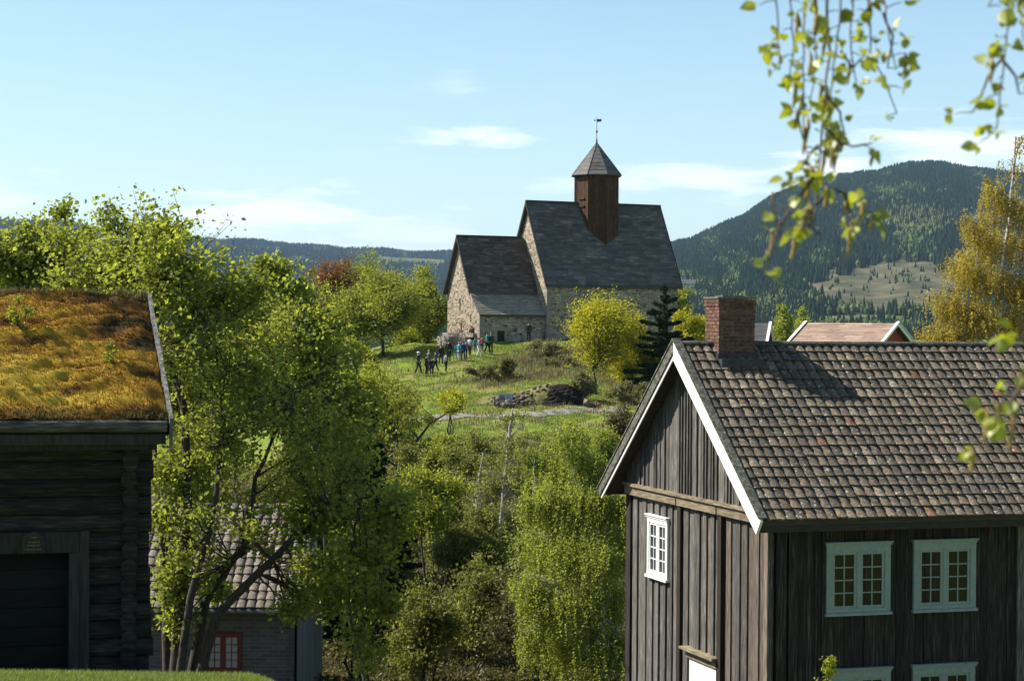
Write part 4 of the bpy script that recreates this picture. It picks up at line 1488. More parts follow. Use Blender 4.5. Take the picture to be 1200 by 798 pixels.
def build_storehouse():
    O = Vector((-4.95, 28.3, -5.0))
    rz = math.atan2(0.25, 0.968)
    h = thing('log_storehouse', 'old dark log storehouse with golden mossy turf roof in left foreground', 'log building', O, rz)
    zl = lambda z: z + 5.0
    rng = random.Random(8)
    X0 = -8.2
    # front logs with gap for the door
    mb = MB(2)

    def log(ax, a0, a1, cpos, z, r0, rn):
        n = 9
        prof = []
        seg = 10
        V = []
        w0 = rng.uniform(-0.01, 0.01)
        for i in range(n):
            f = i / (n - 1)
            wob = 0.012 * math.sin(f * 7 + rn * 20)
            for k in range(seg):
                a = 2 * math.pi * k / seg + 0.2
                ry = 0.12 * (1 + 0.05 * math.sin(5 * a + rn * 9))
                y_ = cpos + ry * math.cos(a) * 0.9 + wob
                z_ = z + r0 * 0.53 * math.copysign(abs(math.sin(a)) ** 0.8, math.sin(a)) * (1 + 0.03 * math.sin(f * 9 + rn * 12))
                p = a0 + (a1 - a0) * f
                V.append((p, y_, z_) if ax == 'x' else (y_, p, z_))
        fs = []
        for i in range(n - 1):
            for k in range(seg):
                k2 = (k + 1) % seg
                fs.append((i * seg + k, i * seg + k2, (i + 1) * seg + k2, (i + 1) * seg + k) if ax == 'y' else (i * seg + k, (i + 1) * seg + k, (i + 1) * seg + k2, i * seg + k2))
        fs.append(tuple(range(seg)))
        fs.append(tuple((n - 1) * seg + k for k in range(seg - 1, -1, -1)))
        mb.poly(V, fs, rn)
    lh = 0.245
    z = -0.6 + lh / 2
    while z < zl(-1.62):
        r = rng.random()
        if z < zl(-2.9):
            log('x', -1.0, 0.0 + rng.uniform(-0.05, 0.03), 0.13, z, lh, r)
            log('x', X0, -2.75, 0.13, z, lh, r)
        else:
            log('x', X0, 0.0 + rng.uniform(-0.05, 0.03), 0.13, z, lh, r)
        log('x', X0, -0.05, 5.9, z, lh, rng.random())
        z2 = z + lh / 2
        log('y', -0.06 + rng.uniform(-0.03, 0.02), 6.1, -0.32, z2, lh, rng.random())
        log('y', -0.20, 6.1, X0 + 0.3, z2, lh, rng.random())
        z += lh
    mb.build('log_wall', M['log'], h)
    # dark core behind the joints
    mb = MB(3)
    mb.box(X0 + 0.3, -2.75, 0.12, 0.2, -0.6, zl(-1.7))
    mb.box(-1.0, -0.3, 0.12, 0.2, -0.6, zl(-1.7))
    mb.box(-2.75, -1.0, 0.12, 0.2, zl(-3.1), zl(-1.7))
    mb.build('wall_core', M['door_dark'], h)
    # door frame, lintel, plank door set back
    mb = MB(4)
    mb.box(-1.13, -0.995, -0.09, 0.22, -0.5, zl(-3.16))
    mb.box(-0.99, -0.86, -0.06, 0.22, -0.5, zl(-2.87))
    mb.box(-2.75, -2.62, -0.09, 0.22, -0.5, zl(-3.16))
    mb.box(-2.9, -2.755, -0.06, 0.22, -0.5, zl(-2.87))
    mb.box(-2.75, -0.995, -0.085, 0.22, zl(-3.155), zl(-2.875))
    fr = mb.build('door_frame', M['log_frame'], h)
    mb = MB(5)
    zz = -0.5
    while zz < zl(-3.16):
        mb.box(-2.62, -1.13, 0.13 + rng.uniform(0, 0.02), 0.2, zz + 0.006, min(zz + 0.26, zl(-3.16)), rnd=rng.random())
        zz += 0.262
    mb.build('door', M['door_dark'], h)
    # little gabled plaque over the door, with its faint gilt lines
    mb = MB(6)
    mb.box(-1.76, -1.46, -0.125, -0.087, zl(-3.15), zl(-2.95))
    mb.prism([(-1.80, zl(-2.95)), (-1.42, zl(-2.95)), (-1.61, zl(-2.85))], -0.13, -0.087, 'y')
    pq = mb.build('plaque', M['log_frame'], h)
    mb = MB(7)
    for a, b, z0 in ((-1.65, -1.57, -2.935), (-1.68, -1.53, -3.0), (-1.70, -1.52, -3.045), (-1.72, -1.50, -3.10)):
        x = a
        while x < b:
            w = rng.uniform(0.012, 0.03)
            mb.box(x, min(x + w, b), -0.128 if z0 < -2.94 else -0.134, -0.12, zl(z0) - 0.006, zl(z0) + 0.009)
            x += w + 0.008
    mb.build('lettering', M['brass'], pq)
    # roof: y from -0.5 (eave) to ridge at 3.4
    e = 0.167
    ye, yr = -0.5, 3.4
    ze, zr = zl(-1.42), zl(0.30)
    tan_ = (zr - ze) / (yr - ye)
    th = math.atan(tan_)
    c, s = math.cos(th), math.sin(th)
    mb = MB(8)
    mb.prism([(ye, ze), (yr, zr), (yr, zr - 0.12), (ye, ze - 0.12)], X0 - 0.3, e, 'x')
    mb.prism([(2 * yr - ye, ze), (2 * yr - ye, ze - 0.12), (yr, zr - 0.12), (yr, zr)], X0 - 0.3, e, 'x')
    mb.prism([(0.05, zl(-1.75)), (6.0, zl(-1.75)), (yr, zr - 0.25)], X0 + 0.35, -0.3, 'x')
    mb.build('roof_deck', M['door_dark'], h)
    # turf
    SL = (yr - ye) / c
    for far in (False, True):
        nx, ns = (150, 84) if not far else (60, 30)
        xs = np.linspace(X0 - 0.3, e - 0.02, nx)
        ss = np.linspace(0, SL + 0.03, ns)
        A, S = np.meshgrid(xs, ss)
        n1 = fbm(A * 1.3 + 40, S * 2.6 + 7, 3, 4)
        n2 = fbm(A * 6 + 9, S * 7, 8, 3)
        hgt = 0.15 + 0.22 * (n1 - 0.5) + 0.12 * (n2 - 0.5) + 0.25 * (np.clip(fbm(A * 1.7, S * 4.2, 55, 4), 0.3, 0.6) - 0.5)
        # hollows as in the photo
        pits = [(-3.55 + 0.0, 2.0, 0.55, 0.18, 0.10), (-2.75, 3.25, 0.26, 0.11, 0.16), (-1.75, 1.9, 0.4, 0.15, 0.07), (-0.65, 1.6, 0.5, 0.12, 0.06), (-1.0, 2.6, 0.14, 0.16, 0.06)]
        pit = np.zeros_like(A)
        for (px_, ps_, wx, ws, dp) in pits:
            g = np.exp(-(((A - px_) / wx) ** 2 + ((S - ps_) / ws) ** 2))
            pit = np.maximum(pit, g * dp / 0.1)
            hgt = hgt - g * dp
        edge = np.clip((e - A) / 0.25, 0, 1)
        hgt = hgt * (0.45 + 0.55 * edge) * np.where(S > SL - 0.1, 0.75, 1)
        hgt = np.maximum(hgt, 0.01)
        sg = 1 if far else -1
        Yv = yr + sg * (S * c + hgt * s)
        Zv = zr - S * s + hgt * c
        V = np.stack([A, Yv, Zv], -1).reshape(-1, 3)
        idx = np.arange(A.size).reshape(A.shape)
        q = np.stack([idx[:-1, :-1], idx[1:, :-1], idx[1:, 1:], idx[:-1, 1:]], -1).reshape(-1, 4)
        if far:
            q = q[:, ::-1]
        # moss colour: rusty near ridge and right edge, golden lower down; hollows painted darker
        f = S / SL
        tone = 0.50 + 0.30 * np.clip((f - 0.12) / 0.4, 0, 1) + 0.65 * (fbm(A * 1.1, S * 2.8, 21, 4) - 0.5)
        dk = np.clip(0.50 - fbm(A * 1.7, S * 4.2, 55, 4), 0, 1) * 1.7  # low spots get shade painted in as a darker tone
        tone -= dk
        tone -= 0.25 * np.clip((A + 1.15) / 1.2, 0, 1) + 0.5 * np.clip((f - 0.90) / 0.08, 0, 1) * (0.4 + fbm(A * 3, S * 2, 33)) + 0.30 * np.clip(pit, 0, 1)  # last term paints shade into the pits
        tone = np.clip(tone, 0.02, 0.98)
        tf = mesh_np('turf', V, q.ravel(), np.full(len(q), 4), M['turf'], h, rnd=tone[:-1, :-1].ravel(), smooth=True)
        if far:
            continue
        r = np.random.RandomState(2)
        nb = 64000
        bx = X0 - 0.2 + r.rand(nb) * (e - X0 + 0.2)
        bs_ = r.rand(nb) * SL
        ix = np.clip(np.searchsorted(xs, bx), 1, nx - 1)
        iy = np.clip(np.searchsorted(ss, bs_), 1, ns - 1)
        hb = hgt[iy, ix] - 0.01
        tb = tone[iy, ix]
        pts = np.stack([bx, yr - bs_ * c - hb * s, zr - bs_ * s + hb * c], -1)
        nb_n = np.array([0, -s * 0.6, c]) + 0.25 * (r.rand(nb, 3) - 0.5)
        blades('moss_tufts', pts, nb_n, 0.05, 0.005, 0.8, M['turf'], h, rnd=np.clip(tb + 0.3 * (r.rand(nb) - 0.45), 0, 1), seed=3)
        # scraggly grass on ridge and eave
        nb = 15000
        bx = X0 - 0.2 + r.rand(nb) * (e - X0 + 0.2)
        top = r.rand(nb) < 0.35
        bs_ = np.where(top, r.rand(nb) * 0.12, SL - 0.02 - 0.34 * r.rand(nb) ** 1.4)
        dens = fbm(bx * 2, bs_ * 0, 5)
        k = dens > 0.25 + r.rand(nb) * 0.4
        bx, bs_, top = bx[k], bs_[k], top[k]
        pts = np.stack([bx, yr - bs_ * c - 0.08 * s, zr - bs_ * s + 0.08 * c], -1)
        nn = np.where(top[:, None], np.array([[0, 0, 1.0]]), np.array([[0, -0.55, 0.55]]))
        blades('grass_fringe', pts, nn, 0.15, 0.0055, 1.1, M['dry_grass'], h, seed=4)
    # turf log and eave boards
    mb = MB(9)
    xs_ = [X0 - 0.3 + (e - 0.03 - X0 + 0.3) * k / 16 for k in range(17)]
    mb.tube([(x, ye - 0.07 + rng.uniform(-0.008, 0.008), ze + 0.01 + rng.uniform(-0.012, 0.012)) for x in xs_], [0.085 + rng.uniform(-0.006, 0.006) for _ in xs_], 9)
    mb.build('turf_log', M['turf_log'], h)
    mb = MB(10)
    mb.box(X0 - 0.3, e - 0.04, ye - 0.03, ye + 0.04, ze - 0.24, ze - 0.10)
    mb.box(X0 - 0.3, e - 0.15, ye + 0.12, ye + 0.30, ze - 0.32, ze - 0.20)
    mb.build('eave_board', M['log_frame'], h)
    # pale verge board
    mb = MB(11)
    N_ = 14
    for sg in (-1, 1):
        for k in range(N_):
            f0, f1 = k / N_, (k + 1) / N_
            s0, s1 = f0 * (SL + 0.12), f1 * (SL + 0.12)
            w, w2 = 0.012 * math.sin(k * 1.9), 0.012 * math.sin(k * 1.9 + 1.9)
            q = lambda sl, n: (yr + sg * (sl * c + n * s), zr - sl * s + n * c)
            pts = [q(s0, -0.10 + w), q(s1, -0.10 + w2), q(s1, 0.17 + w2), q(s0, 0.17 + w)]
            if sg < 0:
                pts = pts[::-1]
            mb.prism(pts, e, e + 0.05, 'x', rnd=0.5)
    mb.box(e + 0.001, e + 0.045, ye - 0.13, ye - 0.08, ze - 0.30, ze - 0.02)
    mb.build('verge_board', M['birchbark'], h)
    return h, (X0, e, ye, yr, ze, zr, c, s, SL)


STORE, SP = build_storehouse()


# ---------------------------------------------------------------- grey brick house behind the maple
def grey_brick():
    m, t, out = new_mat('grey_brick_wall')
    N, L = t.nodes, t.links
    bs = N.new('ShaderNodeBsdfPrincipled')
    bs.inputs['Roughness'].default_value = 0.9
    L.new(bs.outputs[0], out.inputs[0])
    tc = N.new('ShaderNodeTexCoord')
    sp = N.new('ShaderNodeSeparateXYZ')
    L.new(tc.outputs['Object'], sp.inputs[0])
    cb = N.new('ShaderNodeCombineXYZ')
    L.new(sp.outputs['X'], cb.inputs[0])
    L.new(sp.outputs['Z'], cb.inputs[1])
    b = N.new('ShaderNodeTexBrick')
    b.inputs['Scale'].default_value = 1.0
    b.inputs['Brick Width'].default_value = 0.3
    b.inputs['Row Height'].default_value = 0.10
    b.inputs['Mortar Size'].default_value = 0.008
    b.inputs['Color1'].default_value = (0.07, 0.064, 0.058, 1)
    b.inputs['Color2'].default_value = (0.12, 0.11, 0.10, 1)
    b.inputs['Mortar'].default_value = (0.16, 0.15, 0.14, 1)
    L.new(cb.outputs[0], b.inputs['Vector'])
    L.new(b.outputs['Color'], bs.inputs['Base Color'])
    return m


M['grey_brick'] = grey_brick()
M['tile_pale'] = surf('pale_pantile', [(0.07, 0.055, 0.043), (0.14, 0.115, 0.09), (0.25, 0.215, 0.175)], (1, 1, 1), 10, 6, 0.85, 0.3, 0.3)


def build_brick_house():
    O = Vector((-5.42, 52.0, -10.6))
    h = thing('brick_house', 'grey brick house with red-framed window and tiled roof behind the big maple', 'house', O, 0.0)
    zl = lambda z: z + 10.6
    X0 = -12.0
    ztop, zr = zl(-7.25), zl(-4.93)
    yn, yr, yf = -0.4, 3.5, 7.4
    tan_ = (zr - zl(-7.18)) / (yr - yn)
    th = math.atan(tan_)
    c, s = math.cos(th), math.sin(th)
    mb = MB(1)
    mb.box(X0, 0, 0, 0.3, -1, ztop + 0.12)
    mb.build('front_wall', M['grey_brick'], h)
    mb = MB(2)
    mb.prism([(0.3, -1), (7.0, -1), (7.0, ztop), (yr, zr - 0.25), (0.3, ztop + 0.02)], X0, -0.05, 'x')
    # plank cladding of the gable
    y = 0.0
    while y < 7.0:
        w = 0.2
        zt = zr - 0.14 - tan_ * abs(yr - (y + (0 if y < yr else w)))
        mb.box(-0.05, 0.012 + mb.rng.uniform(0, 0.015), y, y + w - 0.006, -1, zt)
        y += w
    mb.build('gable_wall', M['bluegrey'], h)
    mb = MB(3)
    mb.prism([(yn, zl(-7.18) - 0.03), (yr, zr - 0.03), (yr, zr - 0.15), (yn, zl(-7.18) - 0.15)], X0 - 0.2, 0.18, 'x')
    mb.prism([(yf, zl(-7.18) - 0.03), (yf, zl(-7.18) - 0.15), (yr, zr - 0.15), (yr, zr - 0.03)], X0 - 0.2, 0.18, 'x')
    mb.build('roof_deck', M['soffit'], h)
    mb = MB(4)
    pantiles(mb, X0 - 0.2, 0.16, yr, zr, c, s, (yr - yn) / c + 0.04, 0.235, 0.36, False, 9)
    pantiles(mb, X0 - 0.2, 0.16, yr, zr, c, s, (yr - yn) / c + 0.04, 0.235, 0.36, True, 10, sides=4)
    mb.build('roof_tiles', M['tile_pale'], h)
    mb = MB(5)
    mb.box(X0, 0.02, -0.06, -0.004, ztop - 0.16, ztop + 0.05)
    mb.build('frieze_board', M['raw_beam'], h)
    mb = MB(6)
    mb.tube([(X0 - 0.2, yn - 0.07, zl(-7.28)), (0.15, yn - 0.07, zl(-7.28))], [0.07, 0.07], 8)
    mb.tube([(0.0, yn - 0.05, zl(-7.3)), (-0.1, -0.1, zl(-7.6)), (-0.1, -0.1, -0.5)], [0.045, 0.045, 0.045], 7)
    mb.build('gutter', M['iron'], h)
    M['pale_pane'] = glass_mat('pale_pane', (0.30, 0.33, 0.32))
    window(h, Matrix.Translation((-2.33, 0.0, zl(-8.83))), 0.92, 0.94, 0.06, M['red_paint'], M['pale_pane'], sashes=2, rows=4, cols=2, head=0.03, sashw=0.035, mull=0.06, barw=0.016,
           label='red-framed window with pale panes')
    window(h, Matrix.Translation((-5.3, 0.0, zl(-8.83))), 0.92, 0.94, 0.06, M['red_paint'], M['pale_pane'], sashes=2, rows=4, cols=2, head=0.03, sashw=0.035, mull=0.06, barw=0.016)
    Gm = Matrix.Translation((0.03, 3.8, zl(-6.4))) @ Matrix.Rotation(math.radians(90), 4, 'Z')
    window(h, Gm, 0.5, 0.55, 0.06, M['white_paint'], M['glass'], sashes=1, rows=2, cols=2, head=0.03)


build_brick_house()


# ---------------------------------------------------------------- farm roofs beyond the plank house
def build_barn(name, label, px, py, d, ridge_len, half, tan_, rz, wall, roof, base_drop, seed):
    q = P(px, py, d)
    g = G(q.x, q.y)
    h = thing(name, label, 'barn', (q.x, q.y, g), rz)
    zr = q.z - g
    L_ = ridge_len
    eav = zr - tan_ * half
    mb = MB(seed)
    mb.prism([(-half + 0.4, -1), (half - 0.4, -1), (half - 0.4, eav + tan_ * 0.4 - 0.15), (0, zr - 0.15), (-half + 0.4, eav + tan_ * 0.4 - 0.15)], -L_ + 0.4, -0.4, 'x')
    mb.build('wall', wall, h)
    gable_roof(h, -L_, 0, 0, zr, -half, half, tan_, 0.12, roof, M['slate_dark'], 0.33, 1.1, seed, 'roof')
    for x0 in (-L_ - 0.06, 0.0):
        mb = MB(seed + 1)
        for sg in (-1, 1):
            pts = [(sg * (half + 0.05), eav + 0.06), (0, zr + 0.10), (0, zr - 0.16), (sg * (half + 0.05), eav - 0.2)]
            if sg > 0:
                pts = pts[::-1]
            mb.prism(pts, x0, x0 + 0.06, 'x')
            mb.prism([(sg * (half + 0.05), eav + 0.065), (0, zr + 0.105), (0, zr + 0.145), (sg * (half + 0.05), eav + 0.105)][::(1 if sg < 0 else -1)], x0 - 0.05, x0 + 0.16, 'x')
        mb.build('bargeboard', M['white_paint'], h)
    mb = MB(seed + 2)
    mb.box(-0.4, -0.36, -0.7, 0.7, 0.2, 2.3)
    mb.build('door', M['door_dark'], h)
    mb = MB(seed + 3)
    mb.box(-L_ * 0.6, -L_ * 0.4, -half + 0.36, -half + 0.4, 0.0, 2.4)
    mb.build('door', M['door_dark'], h)


build_barn('barn', 'red barn with pale brown roof and white bargeboards beyond the plank house ridge', 1052, 379, 140, 6.9, 4.3, 0.50, math.radians(-34), M['barn_red'], M['barn_roof'], 4, 61)
build_barn('barn', 'dark-roofed shed just right of the brick chimney, mostly hidden behind the ridge', 902, 379, 150, 3.6, 4.2, 0.5, math.radians(-12), M['front_plank'], M['slate_dark'], 4, 71)
# tiny pale farmhouse on the hill foot right of the church
ss_ = np.linspace(0, 1, 400)
fx_, fy_, fz_, fp_ = samp_r(np.full(400, 806.0), ss_)
k_ = int(np.argmin(np.abs(fp_ - 341)))
q = Vector((fx_[k_], fy_[k_], fz_[k_] + 3))
fh = thing('farmhouse', 'tiny white farmhouse on the wooded hillside just right of the church', 'house', (q.x, q.y, q.z), 0.3)
fh.scale = (2.0, 2.0, 2.0)
mb = MB(5)
mb.prism([(-4, -3), (4, -3), (4, 3), (0, 5.5), (-4, 3)], -6, 6, 'x')
mb.build('wall', M['white_paint'], fh)
mb = MB(6)
mb.prism([(-4.6, 2.7), (0, 5.6), (0, 6.0), (-4.6, 3.1)], -6.4, 6.4, 'x')
mb.prism([(4.6, 3.1), (0, 6.0), (0, 5.6), (4.6, 2.7)], -6.4, 6.4, 'x')
mb.build('roof', M['shingle_grey'], fh)

# ---------------------------------------------------------------- trees
def leaf_quads(name, C, size, mat, parent, seed=1, elong=1.7, up=0.4, rnd=None, dirs=None, hang=0.0):
    """leaf-sized folded quads at points C"""
    r = np.random.RandomState(seed)
    n = len(C)
    nrm = r.randn(n, 3)
    nrm /= np.linalg.norm(nrm, axis=1)[:, None] + 1e-9
    nrm[:, 2] += up
    nrm /= np.linalg.norm(nrm, axis=1)[:, None] + 1e-9
    t = r.randn(n, 3) if dirs is None else dirs + 0.5 * r.randn(n, 3)
    t[:, 2] -= hang
    t -= nrm * (t * nrm).sum(1)[:, None]
    t /= np.linalg.norm(t, axis=1)[:, None] + 1e-9
    b = np.cross(nrm, t)
    sz = (size * (0.6 + 0.8 * r.rand(n)))[:, None]
    w = sz / elong / 2
    V = np.stack([C - t * sz * 0.5, C + b * w + nrm * w * 0.35, C + t * sz * 0.5, C - b * w + nrm * w * 0.35], 1).reshape(-1, 3)
    base = (np.arange(n) * 4)[:, None]
    flat = np.concatenate([base + np.array([0, 1, 2]), base + np.array([0, 2, 3])], 1).ravel()
    rr = np.repeat(r.rand(n) if rnd is None else rnd, 2)
    return mesh_np(name, V, flat, np.full(2 * n, 3), mat, parent, rnd=rr)


def twig_prisms(mbs, P0, P1, r0, r1=None):
    """many thin three-sided twigs, vectorised; returned as (verts, faces, sizes)"""
    n = len(P0)
    d = P1 - P0
    d /= np.linalg.norm(d, axis=1)[:, None] + 1e-9
    ref = np.where(np.abs(d[:, 2:3]) < 0.9, np.array([[0, 0, 1.0]]), np.array([[1.0, 0, 0]]))
    s = np.cross(d, ref)
    s /= np.linalg.norm(s, axis=1)[:, None] + 1e-9
    t = np.cross(d, s)
    V = []
    for P_, r_ in ((P0, r0), (P1, r0 * 0.4 if r1 is None else r1)):
        for k in range(3):
            a = 2 * math.pi * k / 3
            V.append(P_ + (s * math.cos(a) + t * math.sin(a)) * r_)
    V = np.stack(V, 1)
    base = (np.arange(n) * 6)[:, None]
    q = np.concatenate([base + np.array([k, (k + 1) % 3, 3 + (k + 1) % 3, 3 + k]) for k in range(3)], 1).ravel()
    return V.reshape(-1, 3), q, np.full(n * 3, 4)


def join_np(parts):
    V, Fl, S = [], [], []
    off = 0
    for v, f, s in parts:
        V.append(v); Fl.append(f + off); S.append(s)
        off += len(v)
    return np.concatenate(V), np.concatenate(Fl), np.concatenate(S)


def bez(a, b, bow, r, n=6):
    """bowed, slightly crooked limb from a to b"""
    a, b = Vector(a), Vector(b)
    L_ = (b - a).length
    mid = (a + b) / 2 + bow
    out = []
    for i in range(n + 1):
        f = i / n
        p = a * (1 - f) ** 2 + mid * 2 * f * (1 - f) + b * f * f
        if 0 < i < n:
            p += Vector((r.uniform(-1, 1), r.uniform(-1, 1), r.uniform(-1, 1))) * L_ * 0.025
        out.append(p)
    return out


def tree(name, label, base, lobes, mats, tr=0.15, seed=1, nleaf=8000, lsize=0.12, clusters=14, spread=0.42, stems=1, group=None, split=0.35,
         cat='tree', flat=0.8, elong=1.6, up=0.4, hang=0.0, weep=0.0, twig=True, top=None, stem_lean=0.0, limb_r=0.5, trunk_path=None, shell=0.35, paths=None, kids=1, attach=0.3, bunch=0.85):
    """lobes: [(world centre, radius, weight)] ; crown of leaf faces carried by trunk, limbs and twigs"""
    r = random.Random(seed)
    rs_ = np.random.RandomState(seed)
    root = thing(name, label, cat, base, 0.0, group)
    B = Vector(base)
    lob = [(Vector(c) - B, rad, w) for c, rad, w in lobes]
    if kids:
        extra = []
        for c, rad, w in lob:
            for _ in range(kids):
                d = Vector((r.gauss(0, 1), r.gauss(0, 1), r.gauss(0, 0.9))).normalized()
                extra.append((c + d * rad * r.uniform(0.55, 1.15), rad * r.uniform(0.45, 0.75), w * 0.55))
        lob += extra
    mb = MB(seed)
    # stems
    if top is None:
        top = max(lob, key=lambda l: l[0].z)[0]
    else:
        top = Vector(top) - B
    stem_pts = []
    if paths:
        for pth, r0 in paths:
            pts = [Vector(p) - B for p in pth]
            # refine
            fine = []
            for a, b in zip(pts[:-1], pts[1:]):
                for k in range(4):
                    p_ = a.lerp(b, k / 4)
                    fine.append(p_ + Vector((r.uniform(-1, 1), r.uniform(-1, 1), 0)) * 0.03)
            fine.append(pts[-1])
            rad = [r0 * (1 - 0.82 * i / (len(fine) - 1)) for i in range(len(fine))]
            mb.tube(fine, rad, 7)
            stem_pts.append((fine, rad))
    else:
        for sidx in range(stems):
            tgt = top if sidx == 0 else lob[r.randrange(len(lob))][0]
            st = Vector((r.uniform(-1, 1), r.uniform(-1, 1), -0.3)) * (tr * 1.2 if stems > 1 else 0.0)
            st.z = -0.3
            bow = Vector((r.uniform(-1, 1), r.uniform(-1, 1), 0)) * top.length * (0.05 + stem_lean)
            pts = bez(st, tgt, bow, r, 10)
            r0 = tr if sidx == 0 else tr * 0.7
            rad = [r0 * (1 - 0.85 * (i / 10) ** 0.9) * (1.25 if i == 0 else 1) for i in range(11)]
            mb.tube(pts, rad, 8)
            stem_pts.append((pts, rad))
    allC, allW = [], []
    for c, rad, w in lob:
        # attach to the stem point below the lobe
        best = None
        for pts, rads in stem_pts:
            for i in range(max(1, int(len(pts) * attach)), len(pts)):
                p_ = pts[i]
                hd = math.hypot(c.x - p_.x, c.y - p_.y)
                tgtz = c.z - hd * 0.7 - rad * split
                sc = abs(p_.z - tgtz) + 0.5 * hd
                if best is None or sc < best[0]:
                    best = (sc, p_, rads[i])
        _, a, ra = best
        L_ = (c - a).length
        bow = Vector((0, 0, -L_ * 0.10 if weep == 0 else L_ * 0.22)) + Vector((r.uniform(-1, 1), r.uniform(-1, 1), 0)) * L_ * 0.08
        limb = bez(a, c, bow, r, 6)
        rl = max(min(ra * 0.75, tr * limb_r), 0.012)
        mb.tube(limb, [rl * (1 - 0.78 * i / 6) for i in range(7)], 5, caps=False)
        nc = max(3, int(clusters * w))
        for k in range(nc):
            d = Vector((r.gauss(0, 1), r.gauss(0, 1), r.gauss(0, 1) * flat))
            d.normalize()
            rr = rad * (shell + (1 - shell) * r.random()) * (0.9 + 0.35 * (r.random() < 0.15))
            tip = c + Vector((d.x, d.y, d.z * flat)) * rr
            i0 = r.randrange(3, 7)
            st = limb[i0]
            if weep > 0:
                tw = bez(st, tip, Vector((0, 0, rad * 0.25)), r, 4)
            else:
                tw = bez(st, tip, Vector((0, 0, -rad * 0.08)), r, 4)
            rt = max(rl * 0.30, 0.006)
            if twig:
                mb.tube(tw, [rt * (1 - 0.75 * i / 4) for i in range(5)], 4, caps=False)
            for i in (2, 3, 4):
                allC.append((tw[i], rad * spread * (0.7 if i < 4 else 1.0)))
                allW.append(w * (0.5 if i == 2 else 1.0))
                if twig and i >= 3 and weep == 0:
                    e_ = tw[i] + Vector((r.uniform(-1, 1), r.uniform(-1, 1), r.uniform(-0.4, 1))) * rad * spread
                    mb.tube([tw[i], e_], [rt * 0.4, rt * 0.2], 3, caps=False)
    W_ = np.array(allW)
    W_ = W_ / W_.sum()
    AC = np.array([[*c[0]] for c in allC])
    AS = np.array([c[1] for c in allC])
    tw_parts = [(np.array([tuple(v) for v in mb.v]), np.array([i for f in mb.f for i in f]), np.array([len(f) for f in mb.f]))]
    if weep > 0:
        # hanging strands: many leaves along drooping lines
        ns = max(1, nleaf // 22)
        pk = rs_.choice(len(allC), ns, p=W_)
        c0 = np.array([[*allC[i][0]] for i in pk]) + rs_.randn(ns, 3) * np.array([allC[i][1] for i in pk])[:, None] * np.array([1, 1, 0.5])
        ln = weep * (0.35 + 0.9 * rs_.rand(ns))
        drift = rs_.randn(ns, 2) * 0.10
        m_ = 22
        f = np.linspace(0, 1, m_)[None, :] + rs_.rand(ns, m_) * 0.04
        X_ = c0[:, 0:1] + drift[:, 0:1] * f * ln[:, None]
        Y_ = c0[:, 1:2] + drift[:, 1:2] * f * ln[:, None]
        Z_ = c0[:, 2:3] - f * ln[:, None]
        C = np.stack([X_, Y_, Z_], -1).reshape(-1, 3) + rs_.randn(ns * m_, 3) * 0.028
        rnd = np.clip(np.repeat(rs_.rand(ns), m_) * 0.6 + rs_.rand(ns * m_) * 0.4, 0, 1)
    else:
        # every bunch of leaves sits at the end of its own thin twig
        per = 8
        nb = max(4, nleaf // per)
        pick = rs_.choice(len(allC), nb, p=W_)
        A0 = AC[pick]
        off = rs_.randn(nb, 3)
        off /= np.linalg.norm(off, axis=1)[:, None]
        off[:, 2] = off[:, 2] * 0.8 + 0.28
        ln = (AS[pick] * (0.25 + 1.35 * rs_.rand(nb) ** 0.8))[:, None]
        E = A0 + off * ln
        M1 = A0 + off * ln * 0.5 + rs_.randn(nb, 3) * ln * 0.10 - np.array([0, 0, 0.06]) * ln
        rt = np.clip(0.010 * ln, 0.0035, 0.016)
        tw_parts.append(twig_prisms(None, A0, M1, rt * 1.0, rt * 0.7))
        tw_parts.append(twig_prisms(None, M1, E, rt * 0.7, rt * 0.3))
        br = lsize * bunch
        C = np.repeat(E, per, axis=0) + rs_.randn(nb * per, 3) * br * np.array([1, 1, 0.75])
        # a few leaves back along the twig
        back = rs_.rand(nb * per) < 0.25
        f = rs_.rand(nb * per)[:, None]
        along = np.repeat(M1, per, axis=0) * (1 - f) + np.repeat(E, per, axis=0) * f + rs_.randn(nb * per, 3) * br * 0.6
        C = np.where(back[:, None], along, C)
        rnd = np.clip(np.repeat(rs_.rand(nb), per) * 0.6 + rs_.rand(nb * per) * 0.4, 0, 1)
    V_, F_, S_ = join_np(tw_parts)
    mesh_np('trunk', V_, F_, S_, mats[0], root, rnd=np.full(len(S_), 0.4), smooth=True)
    leaf_quads('crown', C, lsize, mats[1], root, seed, elong, up, rnd=rnd, hang=hang)
    return root


def auto_lobes(px, top, bot, w, d, n, seed, rsc=1.0, depth=1.0, shape='round'):
    """lobes filling the crown seen between rows top..bot and width w (photo pixels) at depth d"""
    r = random.Random(seed)
    k = d / F
    cx, hw, hh = px, w / 2, (bot - top) / 2
    cy = (top + bot) / 2
    out = []
    lr = min(hw, hh) * 0.48 * rsc
    for i in range(n):
        for _ in range(30):
            u, v, s = r.uniform(-1, 1), r.uniform(-1, 1), r.uniform(-1, 1)
            if u * u + v * v + s * s < 1:
                break
        if shape == 'cone':
            u *= 0.35 + 0.65 * (v + 1) / 2
        rr = lr * r.uniform(0.75, 1.25)
        x = cx + u * max(hw - rr * 0.8, 1)
        y = cy + v * max(hh - rr * 0.8, 1)
        q = P(x, y, d + s * hw * k * depth * 0.8)
        out.append((q, rr * k, r.uniform(0.7, 1.3)))
    # guarantee a top lobe
    out.append((P(cx + r.uniform(-0.1, 0.1) * w, top + lr * 0.8, d), lr * k * 0.8, 0.8))
    return out


